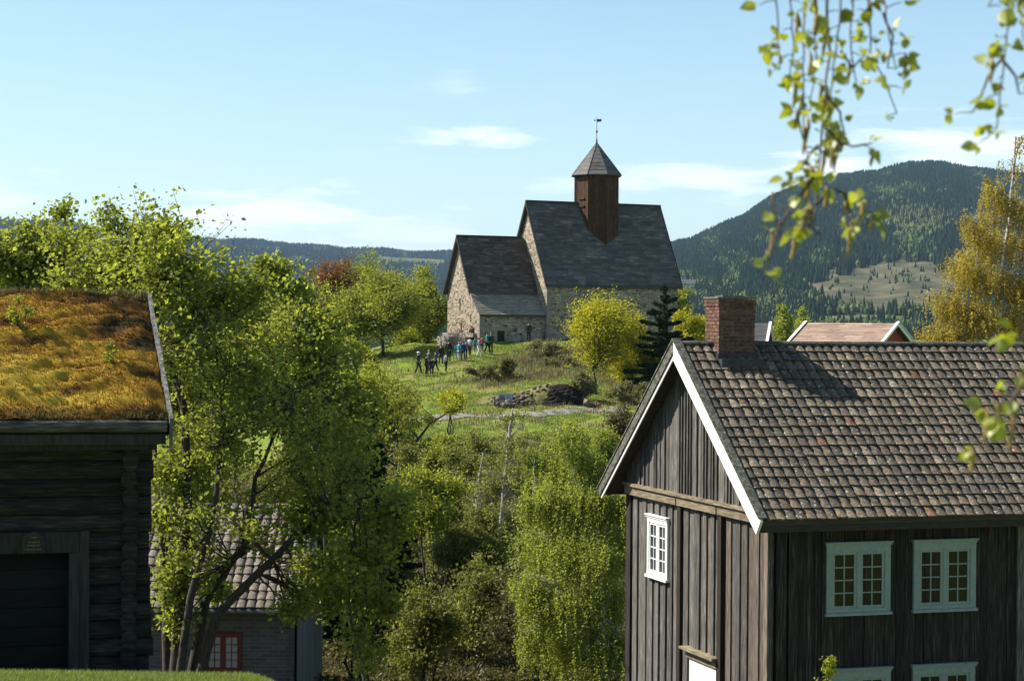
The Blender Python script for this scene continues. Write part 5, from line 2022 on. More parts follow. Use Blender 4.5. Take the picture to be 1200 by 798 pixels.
def simple_tree(name, label, px, top, bot, w, d, mats, n=9, tr=0.14, seed=1, nleaf=7000, lsize=0.13, group=None, basepx=None, shape='round', rsc=1.0, **kw):
    b = on_ground(px if basepx is None else basepx, d)
    lb = auto_lobes(px, top, bot, w, d, n, seed, shape=shape, rsc=rsc)
    return tree(name, label, b, lb, mats, tr=tr, seed=seed, nleaf=int(nleaf * 1.5), lsize=lsize * 0.95, group=group, **kw)


def spruce(name, label, px, top, w, d, mat, seed=1, nlev=20, group=None, lsize=0.16, dens=1.0, irregular=0.25, skirt=0.04, cat='tree', power=0.85, per=7):
    b = on_ground(px, d)
    tp = P(px, top, d)
    H = tp.z - b.z
    R_ = w / 2 * d / F
    r = random.Random(seed)
    rs_ = np.random.RandomState(seed)
    root = thing(name, label, cat, b, 0, group)
    mb = MB(seed)
    mb.tube([(0, 0, -0.3), (0, 0, H * 0.5), (0, 0, H)], [0.02 * H, 0.012 * H, 0.012], 7)
    Cs, Ds = [], []
    for i in range(nlev):
        f = i / (nlev - 1)
        z = H * (skirt + (0.985 - skirt) * f)
        rad = R_ * max(0.05, (1 - f)) ** power
        nb = max(3, int(per * (1 - 0.45 * f)))
        a0 = r.random() * 6.28
        for k in range(nb):
            a = a0 + 6.283 * k / nb + r.uniform(-0.3, 0.3)
            z = H * (skirt + (0.985 - skirt) * f) + r.uniform(-0.5, 0.5) * H / nlev
            L_ = rad * r.uniform(1 - irregular, 1 + irregular)
            droop = -0.30 * L_ * (1 - f) + 0.18 * L_ * f
            pts = [Vector((math.cos(a) * L_ * t, math.sin(a) * L_ * t, z + droop * t + (0.12 * L_ * t * t))) for t in (0, 0.35, 0.7, 1.0)]
            mb.tube(pts, [0.02 * L_ + 0.012, 0.015 * L_ + 0.008, 0.01 * L_ + 0.005, 0.004], 4, caps=False)
            nn = int((40 + 90 * L_) * dens)
            t = rs_.rand(nn) ** 0.75
            side = (rs_.rand(nn) - 0.5) * 2 * L_ * 0.24 * (1.15 - t)
            px_ = np.cos(a) * L_ * t - np.sin(a) * side
            py_ = np.sin(a) * L_ * t + np.cos(a) * side
            pz_ = z + droop * t + 0.12 * L_ * t * t - np.abs(side) * 0.3 - rs_.rand(nn) * 0.10 * (1 + L_ * 0.3)
            Cs.append(np.stack([px_, py_, pz_], -1))
            dd = np.stack([np.cos(a) - np.sin(a) * np.sign(side) * 0.7, np.sin(a) + np.cos(a) * np.sign(side) * 0.7, np.full(nn, -0.25)], -1)
            Ds.append(dd)
    mb.build('trunk', M['bark_dark'], root, smooth=True)
    leaf_quads('crown', np.concatenate(Cs), lsize, mat, root, seed, elong=3.2, up=0.8, dirs=np.concatenate(Ds))
    return root


BK, BD, BB, BP = M['bark'], M['bark_dark'], M['bark_birch'], M['bark_pale']

# --- big maple between the storehouse and the brick house
D1 = 41.0
b = P(198, 790, 41)
base = Vector((b.x, b.y, G(b.x, b.y)))
lob = []
for (x, y, rr, w, dd) in [(120, 308, 36, .7, 2), (160, 282, 32, .7, 1), (200, 278, 22, .5, 0), (70, 280, 22, .3, 3), (132, 256, 16, .3, 1), (205, 318, 40, 1, -1), (160, 340, 42, 1, 1), (250, 350, 38, .9, 1),
                          (215, 400, 46, .7, -1), (262, 440, 46, .6, 0), (205, 470, 42, .7, 1), (310, 400, 36, .5, 2), (330, 470, 44, .6, 0), (270, 520, 42, .65, -1),
                          (225, 540, 34, .45, 1), (372, 500, 40, .6, 1), (345, 540, 34, .4, -1), (410, 545, 36, .45, 0), (195, 610, 24, .5, 0), (300, 585, 28, .12, 1),
                          (250, 600, 24, .12, -1), (395, 610, 34, .45, 0), (440, 590, 34, .5, 1), (420, 660, 32, .45, 0), (455, 640, 24, .5, 1), (205, 680, 16, .3, 0), (345, 640, 16, .12, 0), (390, 700, 26, .6, 1), (170, 420, 30, .6, 2), (230, 580, 28, .3, 1), (280, 635, 26, .12, 0), (330, 600, 26, .15, 1), (195, 560, 26, .6, 0), (200, 700, 18, .3, 0), (240, 670, 18, .12, 0), (120, 340, 30, .5, 3), (235, 625, 20, .15, 0), (290, 615, 20, .12, -1), (315, 650, 18, .10, 0), (222, 660, 18, .2, -1), (208, 740, 14, .3, 0), (250, 700, 12, .35, 1), (365, 610, 20, .7, 0), (375, 660, 18, .6, -1), (340, 715, 12, .4, 0),
                          (215, 640, 22, .3, 1), (445, 720, 24, .5, 1), (425, 760, 24, .4, 0), (470, 600, 22, .5, 0), (350, 690, 18, .14, 0), (295, 330, 22, .4, 0), (95, 335, 26, .6, 2)]:
    lob.append((P(x, y, D1 + dd), rr * D1 / F, w))
pp = lambda x, y, d=D1: P(x, y, d)
paths = [([base + Vector((0, 0, -.3)), pp(212, 700), pp(222, 600), pp(215, 480), pp(185, 380), pp(150, 275)], 0.15),
         ([base + Vector((.1, .1, -.3)), pp(240, 705, 41.3), pp(285, 640, 41.3), pp(300, 560, 41.5), pp(335, 480, 42)], 0.12),
         ([base + Vector((.2, -.1, -.3)), pp(255, 720, 40.7), pp(320, 655, 40.6), pp(370, 600, 40.8), pp(440, 580, 41)], 0.12),
         ([base + Vector((-.1, .1, -.3)), pp(196, 690, 41.6), pp(188, 600, 41.8), pp(178, 480, 42), pp(100, 330, 43)], 0.10),
         ([base + Vector((.1, -.2, -.3)), pp(222, 700, 40.5), pp(250, 600, 40.4), pp(262, 500, 40.5), pp(250, 380, 41)], 0.10)]
tree('maple_tree', 'big many-stemmed maple in fresh leaf between the log storehouse and the brick house', base, lob, (BK, M['leaf_maple']), tr=0.2, seed=3, nleaf=46000, lsize=0.096, clusters=9, kids=2,
     spread=1.15, attach=0.45, bunch=1.3, elong=1.25, paths=paths, limb_r=0.13, up=0.6)
# --- its neighbour to the right, crown against the far meadow
lob = []
for (x, y, rr, w, dd) in [(330, 350, 30, .8, 0), (318, 318, 16, .5, 0), (290, 370, 26, .7, 1), (360, 385, 34, .9, -1), (310, 430, 38, 1, 1), (375, 430, 34, .9, 0), (345, 480, 40, .9, 0), (405, 480, 30, .7, 0), (285, 440, 30, .7, 0), (400, 530, 34, .7, 1), (262, 400, 26, .5, 1)]:
    lob.append((P(x, y, 49 + dd), rr * 49 / F, w))
b = on_ground(430, 49)
tree('maple_tree', 'bright green maple with a pointed top just right of the largest maple', b, lob, (BK, M['leaf_maple']), tr=0.11, seed=8, nleaf=22000, lsize=0.105, clusters=9, kids=2, attach=0.45, bunch=1.15,
     spread=1.0, elong=1.25, up=0.6)
lob = []
for (x, y, rr, w, dd) in [(28, 308, 32, 1, 0), (58, 290, 24, .8, 0), (10, 335, 28, .8, 1), (68, 250, 12, .3, 0), (85, 310, 26, .8, 0), (45, 335, 26, .7, 0), (-20, 300, 30, .7, 0), (100, 278, 12, .3, 1)]:
    lob.append((P(x, y, 46 + dd), rr * 46 / F, w))
tree('maple_tree', 'light green maple rising behind the turf roof at the left edge', on_ground(35, 46), lob, (BK, M['leaf_maple']), tr=0.17, seed=12, nleaf=10500, lsize=0.10, clusters=9, kids=2, spread=1.0, bunch=1.15, elong=1.25, up=0.6)

# --- gully trees
BUSHG = 'trees and shrubs crowding the gully'
spruce('spruce_tree', 'dark dense spruce in the gully, right of the big maple', 436, 474, 128, 72, M['needle'], seed=2, nlev=34, dens=2.0, irregular=0.45, per=8, lsize=0.2)
spruce('spruce_tree', 'lower dark spruce half hidden behind the maple branches', 400, 545, 90, 68, M['needle'], seed=5, nlev=26, irregular=0.4, dens=1.6, lsize=0.2)

# weeping birch left of the plank house
lob = []
for (x, y, rr, w) in [(668, 520, 20, .6), (650, 545, 24, .9), (690, 545, 24, .9), (640, 590, 28, 1), (675, 590, 30, 1), (708, 590, 26, 1), (628, 640, 22, .8), (660, 645, 32, 1), (700, 650, 32, 1), (725, 640, 20, .8),
                      (640, 700, 26, .9), (680, 710, 32, 1), (718, 705, 26, .9), (655, 765, 24, .8), (700, 770, 30, .9), (730, 760, 18, .7), (612, 600, 12, .4), (618, 690, 18, .7), (625, 750, 18, .6), (735, 590, 16, .6)]:
    lob.append((P(x, y - 12, 55 + (x % 7 - 3) * 0.35), rr * 55 / F, w))
b = on_ground(712, 55)
tree('birch_tree', 'tall weeping birch in yellow-green leaf beside the far corner of the plank house', b, lob, (BB, M['leaf_birch']), tr=0.13, seed=5, nleaf=88000, lsize=0.062, clusters=15, weep=0.95, elong=1.3,
     paths=[([b + Vector((0, 0, -.3)), P(708, 760, 54.3), P(703, 690, 54.2), P(692, 620, 54.5), P(674, 560, 55.2), P(664, 508, 55)], 0.09), ([P(700, 690, 55), P(668, 640, 55.2), P(625, 590, 55.4)], 0.04)], limb_r=0.22, hang=0.8, spread=0.44)
# bare aspens with pale trunks
for (lab, px, top, bpx, sd, path) in [
    ('slim aspen with pale curved trunk and few leaves in the middle of the gully', 597, 480, 575, 21, [(575, 800), (577, 700), (586, 620), (592, 550), (598, 500), (601, 478)]),
    ('thin pale-stemmed aspen left of the taller bare aspen', 548, 560, 552, 22, [(552, 780), (552, 690), (556, 620), (560, 570), (566, 530)])]:
    d = 74 if sd == 21 else 76
    bb = on_ground(bpx, d)
    pth = [bb + Vector((0, 0, -.3))] + [P(x, y, d) for x, y in path if P(x, y, d).z > bb.z + 0.3]
    lb = auto_lobes(path[-1][0] - 2, path[-1][1] - 8, path[-1][1] + 120, 80, d, 12, sd)
    tree('aspen_tree', lab, bb, lb, (BP, M['leaf_dull']), tr=0.10, seed=sd, nleaf=2600, lsize=0.10, clusters=9, paths=[(pth, 0.12)], spread=0.35, limb_r=0.30)
# sparse tree in pale leaf with a leaning stem
bb = on_ground(468, 92)
tree('willow_tree', 'sparse pale green tree with a leaning bent stem at the meadow edge', bb, auto_lobes(450, 430, 540, 110, 92, 14, 31) + [(P(525, 478, 92), 0.7, 1.0), (P(505, 492, 92), 0.5, .8)], (BK, M['leaf_green']), tr=0.12, seed=31,
     nleaf=9000, lsize=0.11, clusters=9, paths=[([bb, P(463, 560, 92), P(462, 500, 92), P(445, 440, 92)], 0.12), ([bb, P(470, 560, 92), P(485, 520, 92), P(505, 496, 92), P(535, 477, 92)], 0.12)], spread=0.4)
# leafy shrubs and small trees of the gully: label, px, top, bot, w, d, material, leaves
gl = [
    ('fresh green young ash with drooping leaves right of the dark spruce', 500, 545, 640, 84, 70, 'leaf_green', 9000, BK),
    ('tall olive-green sallow in the middle of the gully left of the bare aspens', 528, 520, 700, 86, 80, 'leaf_dull', 9000, BK),
    ('yellow-green bushy sallow between the two pale aspens', 575, 535, 690, 74, 84, 'leaf_dull', 9000, BK),
    ('olive bush touching the left side of the weeping birch', 622, 540, 700, 66, 82, 'leaf_dull', 8000, BK),
    ('olive-brown thicket at the bottom of the gully under the aspens', 560, 660, 800, 130, 66, 'leaf_dull', 12000, BD),
    ('dark brown bush at the foot of the weeping birch', 612, 655, 800, 90, 64, 'leaf_bud', 8000, BD),
    ('dark twiggy bush below the young ash', 495, 680, 810, 110, 60, 'leaf_dull', 7000, BD),
    ('small green bush low in the gully left of the brown thicket', 535, 610, 720, 70, 72, 'leaf_dull', 6000, BK),
    ('yellowish shrub on the upper bank directly behind the weeping birch top', 668, 490, 545, 60, 108, 'leaf_birch', 5000, BK),
    ('pale yellow-green shrub on the upper bank right of the weeping birch top', 706, 500, 560, 54, 106, 'leaf_birch', 5000, BK),
    ('brownish bush on the bank beside the left end of the white bargeboard', 732, 478, 540, 48, 112, 'leaf_bud', 4000, BD),
    ('low olive shrub on the upper bank behind the bare aspen', 612, 512, 570, 64, 108, 'leaf_dull', 5000, BK),
    ('low greyish shrub on the upper bank left of the bare aspen', 560, 508, 570, 70, 108, 'leaf_dull', 5000, BK),
    ('yellow-green shrub on the upper bank above the olive sallow', 515, 505, 570, 60, 106, 'leaf_green', 5000, BK),
    ('small sunlit yellow bush beside the leaning stem at the meadow edge', 530, 455, 492, 34, 116, 'leaf_lime', 1800, BK),
    ('twiggy brown bush behind the yellow-green shrubs on the right bank', 640, 520, 590, 60, 102, 'leaf_bud', 5000, BD),
    ('tall olive sallow left of the young ash, above the dark spruces', 478, 520, 640, 70, 88, 'leaf_dull', 7000, BK),
    ('bushy green tree behind the maple beside the spruce tops', 415, 430, 540, 90, 84, 'leaf_green', 9000, BK),
]
for i, (lab, px, tp, bt, w, d, mt, nl, bk) in enumerate(gl):
    simple_tree('shrub' if 'sh' in lab.split()[-1] or 'bush' in lab or 'shrub' in lab or 'thicket' in lab else 'sallow_tree', lab, px, tp, bt, w, d, (bk, M[mt]), n=10, tr=0.07, seed=100 + i, nleaf=nl, lsize=0.115 if d < 90 else 0.13,
                group=BUSHG, stems=4, clusters=9, spread=0.65, bunch=1.1, stem_lean=0.08, cat='shrub' if ('bush' in lab or 'shrub' in lab or 'thicket' in lab) else 'tree')

# --- trees on the hilltop, left of the church
hl = [
    ('round yellow-green maple with dark trunk on the hilltop left of the visitors', 452, 306, 414, 112, 172, 'leaf_green', 22000, 12),
    ('yellow-green tree close against the left corner of the church', 502, 308, 414, 64, 182, 'leaf_green', 13000, 10),
    ('slender pale tree behind the round maple on the hilltop', 430, 299, 405, 76, 190, 'leaf_green', 13000, 8),
    ('rusty copper-brown tree among the green ones left of the church', 393, 303, 375, 70, 188, 'leaf_red', 6000, 8),
    ('light green tree left of the copper-brown tree', 350, 325, 420, 80, 180, 'leaf_green', 11000, 8),
    ('green hilltop tree below the copper-brown tree', 405, 345, 430, 84, 174, 'leaf_green', 14000, 8),
    ('dull green shrub between hilltop tree trunks', 478, 370, 425, 80, 186, 'leaf_green', 8000, 7),
    ('low dark shrub beside the thin trunk left of the meadow', 405, 395, 440, 90, 168, 'leaf_green', 8000, 7),
    ('greyish low bush at the left end of the meadow, under the hilltop trees', 425, 430, 462, 70, 150, 'leaf_green', 5000, 7),
    ('pale sprawling willow bush in front of the meadow path, left end', 440, 448, 500, 100, 118, 'leaf_dull', 7000, 9),
]
for i, (lab, px, tp, bt, w, d, mt, nl, n_) in enumerate(hl):
    isb = 'shrub' in lab or 'bush' in lab
    simple_tree('shrub' if isb else 'hilltop_tree', lab, px, tp, bt, w, d, (BD if mt == 'leaf_red' else BK, M[mt]), n=n_ + 4, tr=0.16 if not isb else 0.06, seed=200 + i, nleaf=nl, lsize=0.19, clusters=9, spread=0.75, bunch=1.2, stems=1 if not isb else 4,
                cat='shrub' if isb else 'tree', group='trees and bushes left of the church')
# --- right of the church
simple_tree('young_maple_tree', 'bright yellow-green young maple with thin trunk in front of the church wall', 702, 344, 446, 88, 142, (BD, M['leaf_lime']), n=18, tr=0.10, seed=300, nleaf=11500, lsize=0.15, clusters=9, spread=0.8, bunch=1.2, basepx=700)
simple_tree('young_maple_tree', 'smaller yellow-green maple between the bright young maple and the dark fir', 740, 364, 455, 58, 144, (BD, M['leaf_lime']), n=12, tr=0.08, seed=301, nleaf=7500, lsize=0.15, clusters=9, spread=0.8, bunch=1.2)
simple_tree('shrub', 'deep green shrub under the fir beside the plank house gable', 760, 400, 470, 50, 146, (BD, M['leaf_green']), n=8, tr=0.07, seed=302, nleaf=6000, lsize=0.15, clusters=10, spread=0.44, stems=3, cat='shrub')
simple_tree('hilltop_tree', 'yellow-green tree behind the dark fir, right of the church wall', 812, 362, 430, 62, 166, (BK, M['leaf_lime']), n=9, tr=0.12, seed=303, nleaf=9000, lsize=0.18, clusters=12, spread=0.44)
simple_tree('hilltop_tree', 'pale green tree behind the church right corner, left of the brick chimney', 795, 335, 400, 44, 205, (BK, M['leaf_green']), n=9, tr=0.12, seed=304, nleaf=5000, lsize=0.2, clusters=10, spread=0.44)
spruce('fir_tree', 'dark open-branched fir standing alone right of the church', 778, 334, 78, 143, M['needle2'], seed=9, nlev=15, dens=3.2, irregular=0.55, lsize=0.32, per=7, power=0.72, skirt=0.06)
simple_tree('poplar_tree', 'yellow-green conical tree right of the brick chimney, left of its twin', 917, 357, 420, 34, 158, (BK, M['leaf_birch']), n=10, tr=0.1, seed=305, nleaf=6000, lsize=0.17, clusters=10, spread=0.46, shape='cone')
simple_tree('poplar_tree', 'yellow-green tree touching the left bargeboard of the red barn roof', 940, 360, 420, 28, 162, (BK, M['leaf_birch']), n=9, tr=0.1, seed=306, nleaf=5000, lsize=0.17, clusters=10, spread=0.46, shape='cone')
# ochre birch at the right edge
lob = []
for (x, y, rr, w) in [(1188, 200, 16, .5), (1175, 240, 24, .8), (1205, 245, 26, .8), (1158, 285, 26, .9), (1192, 290, 30, 1), (1230, 280, 34, 1), (1140, 325, 26, .9), (1172, 335, 30, 1), (1208, 340, 34, 1), (1125, 365, 26, 1),
                      (1155, 378, 30, 1), (1192, 385, 34, 1), (1235, 370, 40, 1), (1105, 395, 22, .8), (1145, 420, 32, .8), (1195, 430, 34, .8), (1250, 320, 40, 1), (1130, 255, 10, .2), (1100, 352, 20, .7), (1118, 312, 20, .8), (1142, 272, 18, .7), (1165, 225, 18, .5), (1090, 392, 16, .6), (1195, 170, 8, .2)]:
    lob.append((P(x, y - 8, 66 + (x % 5 - 2) * 0.5), rr * 66 / F, w))
b = on_ground(1190, 66)
tree('birch_tree', 'tall birch with ochre catkins and budding twigs behind the tiled roof at the right edge', b, lob, (BB, M['leaf_ochre']), tr=0.16, seed=15, nleaf=62000, lsize=0.066, clusters=15, weep=0.8, elong=1.5,
     paths=[([b + Vector((0, 0, -.3)), P(1182, 700, 66), P(1178, 420, 66), P(1172, 330, 66), P(1184, 250, 66), P(1190, 160, 66)], 0.17), ([P(1178, 420, 66), P(1150, 340, 66), P(1138, 260, 66)], 0.06)], limb_r=0.22, hang=0.9, spread=0.4)

# background bushes seen through and behind the maples
bg = [
    ('leafy bush behind the brick house roof, seen between the maple stems', 250, 470, 620, 120, 70, 'leaf_green', 9000),
    ('olive bush behind the right end of the brick house roof', 345, 480, 620, 110, 74, 'leaf_dull', 9000),
    ('green tree in the gap between storehouse verge and maple stems', 205, 400, 560, 80, 84, 'leaf_green', 8000),
    ('green tree across the gully behind the middle of the maple crown', 280, 380, 520, 110, 104, 'leaf_green', 9000),
    ('pale tree across the gully, behind the pointed maple', 345, 395, 520, 100, 112, 'leaf_green', 9000),
    ('yellow-green meadow-edge tree right of the pointed maple', 395, 425, 520, 80, 108, 'leaf_green', 9000),
    ('low tree at the meadow edge behind the willow', 430, 450, 540, 90, 100, 'leaf_dull', 8000),
    ('distant hilltop tree behind the turf roof verge', 215, 370, 440, 100, 168, 'leaf_green', 8000),
    ('distant hilltop tree left of the copper-brown tree, half hidden by the maple', 300, 350, 440, 90, 176, 'leaf_green', 8000),
    ('dark shrub between the brick house gable and the spruces', 420, 600, 760, 90, 58, 'leaf_dull', 8000),
    ('dense olive shrub low beside the weeping birch trunk', 635, 620, 790, 70, 60, 'leaf_dull', 8000),
    ('green sallow standing between the spruces and the young ash', 470, 560, 720, 80, 74, 'leaf_dull', 8000),
    ('yellow-green sallow above the olive-brown thicket', 565, 590, 720, 90, 72, 'leaf_dull', 8000),
]
for i, (lab, px, tp, bt, w, d, mt, nl) in enumerate(bg):
    isb = 'bush' in lab or 'shrub' in lab
    simple_tree('shrub' if isb else 'broadleaf_tree', lab, px, tp, bt, w, d, (BK, M[mt]), n=12, tr=0.08, seed=150 + i, nleaf=nl, lsize=0.115 if d < 90 else 0.15, group=BUSHG, stems=3, clusters=9, spread=0.65, bunch=1.1, cat='shrub' if isb else 'tree')

# --- undergrowth covering the gully floor and banks
def undergrowth():
    r = np.random.RandomState(44)
    n = 130000
    y = 42 + r.rand(n) * 77
    t = -0.14 + r.rand(n) * 0.24
    x = t * y
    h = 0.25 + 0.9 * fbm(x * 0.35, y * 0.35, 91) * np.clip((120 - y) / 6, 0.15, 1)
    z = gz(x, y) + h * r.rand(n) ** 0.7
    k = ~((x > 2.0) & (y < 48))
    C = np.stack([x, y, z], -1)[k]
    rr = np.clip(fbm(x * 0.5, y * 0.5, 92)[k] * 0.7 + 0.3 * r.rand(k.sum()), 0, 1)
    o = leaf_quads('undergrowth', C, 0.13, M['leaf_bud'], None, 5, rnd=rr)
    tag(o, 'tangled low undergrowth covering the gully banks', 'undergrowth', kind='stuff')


undergrowth()


# --- grass
def grass():
    r = np.random.RandomState(71)
    n = 95000
    y = 17.5 + r.rand(n) * 7.5
    x = (-0.27 + r.rand(n) * 0.19) * y
    pts = np.stack([x, y, gz(x, y) - 0.01], -1)
    o = blades('grass', pts, np.array([[0, 0, 1.0]]), 0.075, 0.0035, 0.7, M['grass_blade'], None, seed=6)
    tag(o, 'short sunlit grass on the knoll in front of the log storehouse', 'grass', kind='stuff')
    # meadow tufts
    n = 110000
    y = 119 + r.rand(n) * 60
    x = (-0.09 + r.rand(n) * 0.17) * y
    dr = np.exp(-(((x - 4.5) / 6.0) ** 2 + ((y - 160) / 6.5) ** 2)) + 0.8 * np.exp(-(((x + 0.5) / 5) ** 2 + ((y - 151) / 2.2) ** 2)) + 0.8 * np.exp(-(((x - 11) / 5) ** 2 + ((y - 148) / 7.0) ** 2))
    den = fbm(x * 0.3, y * 0.3, 15)
    isdry = (dr > 0.3 + 0.4 * r.rand(n))
    k = ~isdry & (den > 0.42 + 0.1 * r.rand(n))
    pts = np.stack([x, y, gz(x, y) - 0.02], -1)
    o = blades('meadow_grass', pts[k], np.array([[0, 0, 1.0]]), 0.16, 0.02, 0.9, M['grass_blade'], None, seed=7)
    tag(o, 'sunny green meadow grass below the church', 'grass', kind='stuff')
    k = isdry | ((den < 0.36) & (r.rand(n) < 0.3))
    o = blades('dry_grass', pts[k], np.array([[0, 0, 1.0]]), 0.34, 0.022, 1.1, M['dry_grass'], None, seed=8)
    tag(o, 'dry brown grass and weeds on the slope under the church', 'grass', kind='stuff')


grass()

# low bushes on the church slope
M['leaf_heath'] = leaf_mat('heath_leaf', (0.13, 0.125, 0.05), (0.27, 0.25, 0.11), 0.3, 0.8)
sl = [
    ('low brown scrub in the middle of the slope below the green-jacketed pair', 578, 428, 444, 70, 152, 'leaf_heath', 3500),
    ('dark upright little bush on the slope right of the brown scrub', 595, 420, 442, 18, 151, 'leaf_bud', 1200),
    ('grey-green scrub on the steep bank below the church wall', 648, 400, 430, 60, 162, 'leaf_heath', 4500),
    ('grey-green juniper-like bush halfway down the bank left of the young maple', 655, 416, 436, 44, 156, 'leaf_heath', 3000),
    ('brown leafless bush at the right end of the stone heap', 683, 436, 468, 34, 139, 'leaf_heath', 2500),
    ('reddish-brown scrub between young maple trunks and the plank house gable', 740, 448, 476, 60, 138, 'leaf_heath', 3500),
    ('small ochre bush on the edge of the bank under the church nave', 628, 398, 412, 26, 165, 'leaf_heath', 1500),
]
for i, (lab, px, tp, bt, w, d, mt, nl) in enumerate(sl):
    simple_tree('shrub', lab, px, tp, bt, w, d, (BD, M[mt]), n=16, tr=0.02, seed=400 + i, nleaf=int(nl * 1.4), lsize=0.14, clusters=7, spread=0.42, stems=5, cat='shrub', group='scrub on the church slope', rsc=0.75, attach=0.1)


# --- saplings sprouting on the turf roof
def roof_sapling(lab, px, pyb, pyt, w, d, mt, nl, sd):
    X0, e, ye, yr, ze, zr, c, s, SL = SP
    # intersect ray with roof plane to find where it roots
    Mi = (Matrix.Translation(STORE.location) @ Matrix.Rotation(STORE.rotation_euler.z, 4, 'Z')).inverted()
    best = None
    for k in range(400):
        dd = 27 + k * 0.02
        q = Mi @ P(px, pyb, dd)
        roofz = zr - abs(yr - q.y) * (s / c)
        e_ = q.z - roofz - 0.08
        if best is None or abs(e_) < best[0]:
            best = (abs(e_), dd)
    d = best[1]
    b = P(px, pyb, d)
    lb = auto_lobes(px, pyt, pyb - 8, w, d, 6, sd, rsc=0.7)
    tree('sapling', lab, b, lb, (BK, M[mt]), tr=0.011, seed=sd, nleaf=nl, lsize=0.04, clusters=5, spread=0.35, stems=3, cat='sapling', limb_r=0.5)


roof_sapling('leafy sapling growing on the turf roof at its left', 20, 395, 345, 50, 0, 'leaf_green', 520, 1)
roof_sapling('second small green sapling in the middle of the turf roof', 95, 400, 366, 34, 0, 'leaf_green', 340, 2)
roof_sapling('slim greyish sapling standing on the golden moss right of the roof middle', 129, 436, 400, 14, 0, 'leaf_green', 260, 3)

# ---------------------------------------------------------------- stone heap, sign, posts
def rock_heap(name, label, spots, seed, mats):
    """heap of angular stones, one mesh"""
    r = random.Random(seed)
    mb = MB(seed)
    for q, sz in spots:
        n, m_ = 6, 4
        V = []
        ax = [sz * r.uniform(0.7, 1.3) for _ in range(3)]
        rot = Matrix.Rotation(r.random() * 6.28, 3, 'Z') @ Matrix.Rotation(r.uniform(-0.5, 0.5), 3, 'X')
        V.append(Vector((0, 0, -ax[2] * 0.7)))
        for i in range(1, m_):
            ph = math.pi * i / m_ - math.pi / 2
            for k in range(n):
                a = 2 * math.pi * k / n
                j = r.uniform(0.8, 1.2)
                V.append(Vector((ax[0] * math.cos(ph) * math.cos(a) * j, ax[1] * math.cos(ph) * math.sin(a) * j, ax[2] * math.sin(ph) * 0.8 * j)))
        V.append(Vector((0, 0, ax[2] * 0.7)))
        V = [rot @ v + Vector(q) for v in V]
        fs = [(0, 1 + (k + 1) % n, 1 + k) for k in range(n)]
        for i in range(m_ - 2):
            for k in range(n):
                k2 = (k + 1) % n
                fs.append((1 + i * n + k, 1 + i * n + k2, 1 + (i + 1) * n + k2, 1 + (i + 1) * n + k))
        l_ = 1 + (m_ - 2) * n
        fs += [(l_ + k, l_ + (k + 1) % n, len(V) - 1) for k in range(n)]
        mb.poly(V, fs, r.random())
    return mb


M['rock'] = surf('grey_rock', [(0.06, 0.042, 0.03), (0.15, 0.115, 0.085), (0.26, 0.21, 0.165)], (1, 1, 1), 4, 6, 0.95, 0.4, 0.4)
M['rock_shade'] = surf('shade_dark_rock', [(0.014, 0.012, 0.010), (0.035, 0.03, 0.024)], (1, 1, 1), 3, 8, 1.0, 0.2, 0.8, 0.1, spec=0.05)  # near-black colour carries the shadow on the mound's rock face
M['mound'] = surf('dry_mound', [(0.07, 0.06, 0.03), (0.14, 0.13, 0.05), (0.17, 0.19, 0.06)], (1, 1, 1), 2, 8, 1.0, 0.2, 0.8, 0.1, spec=0.05)


